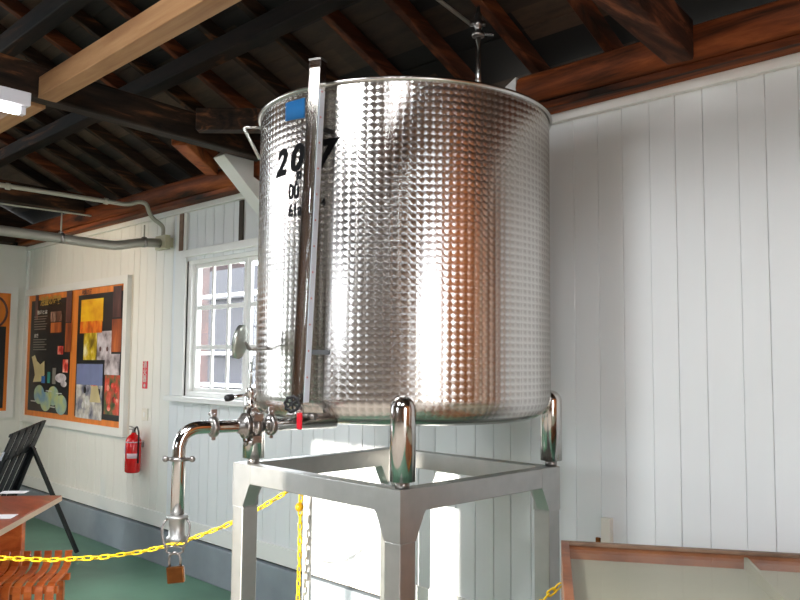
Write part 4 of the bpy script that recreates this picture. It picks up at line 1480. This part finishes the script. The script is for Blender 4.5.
for s in (0, 1):
    sh = Vector((foot_off.x, foot_off.y, 0)) * s
    if s == 0: MB().beam(lt + sh, ft + sh + Vector((0, 0, .012)), .026, .026, up=(0.3, -1, 0)).build('leg', M['black_metal'], fc)
    base = TRp + dv * LEN + sh
    MB().beam(TRp + dv * .22 + sh - nrm * .02, Vector((base.x, base.y, 0.001)) + Vector((dv.x, dv.y, 0)) * .05, .026, .026, up=(0.3, -1, 0)).build('leg', M['black_metal'], fc)

# ------------------------------------------------------------------ light
W = bpy.data.worlds.new('world'); SC.world = W
W.use_nodes = True
bg = W.node_tree.nodes['Background']
bg.inputs[0].default_value = (.88, .94, 1.0, 1)
bg.inputs[1].default_value = 11.0
def portal(loc, rot, sx, sy):
    l = bpy.data.lights.new('window_portal', 'AREA'); l.shape = 'RECTANGLE'; l.size = sx; l.size_y = sy
    l.cycles.is_portal = True
    o = bpy.data.objects.new('window_portal', l); COL.objects.link(o)
    o.location = loc; o.rotation_euler = rot
portal((XL - .12, -.7, 1.75), (0, -PI / 2, 0), 1.7, 2.6)
portal((XL - .12, -.35, 3.32), (0, -PI / 2, 0), 1.06, 2.5)
portal((XR + .12, -.2, 1.25), (0, PI / 2, 0), 2.5, 1.6)
for a, b, z0, z1 in FRONT:
    portal(((a + b) / 2, YF - .12, (z0 + z1) / 2), (PI / 2, 0, 0), b - a, z1 - z0)
sl = bpy.data.lights.new('sun', 'SUN'); sl.energy = 14; sl.angle = .009; sl.color = (1, .93, .82)
so = bpy.data.objects.new('sun', sl); COL.objects.link(so)
sd = Vector((-.10, .98, -.19))
so.rotation_euler = sd.to_track_quat('-Z', 'Y').to_euler()
def spot(loc, tgt, e, col, size, name):
    l = bpy.data.lights.new(name, 'SPOT'); l.energy = e; l.color = col; l.spot_size = size; l.spot_blend = .6; l.shadow_soft_size = .04
    o = bpy.data.objects.new(name, l); COL.objects.link(o); o.location = loc
    o.rotation_euler = (Vector(tgt) - Vector(loc)).to_track_quat('-Z', 'Y').to_euler()
spot((1.2, 1.0, 3.2), (2.6, 1.9, 2.0), 330, (1, .62, .28), 1.5, 'panel_warm_fill')  # added warm fill without a fixture, brightens the panelling mirrored in the tank
spot((-6.4, .7, 2.85), (-7.2, 3.2, 1.8), 80, (1, .66, .34), 1.1, 'poster_spotlight')

SC.view_settings.view_transform = 'Standard'
SC.view_settings.look = 'None'
SC.view_settings.gamma = 1
SC.view_settings.use_curve_mapping = False
SC.view_settings.exposure = 0.1
SC.cycles.max_bounces = 10
SC.cycles.diffuse_bounces = 5
SC.cycles.glossy_bounces = 5
SC.cycles.transparent_max_bounces = 16
SC.cycles.use_denoising = True
SC.cycles.sample_clamp_indirect = 8
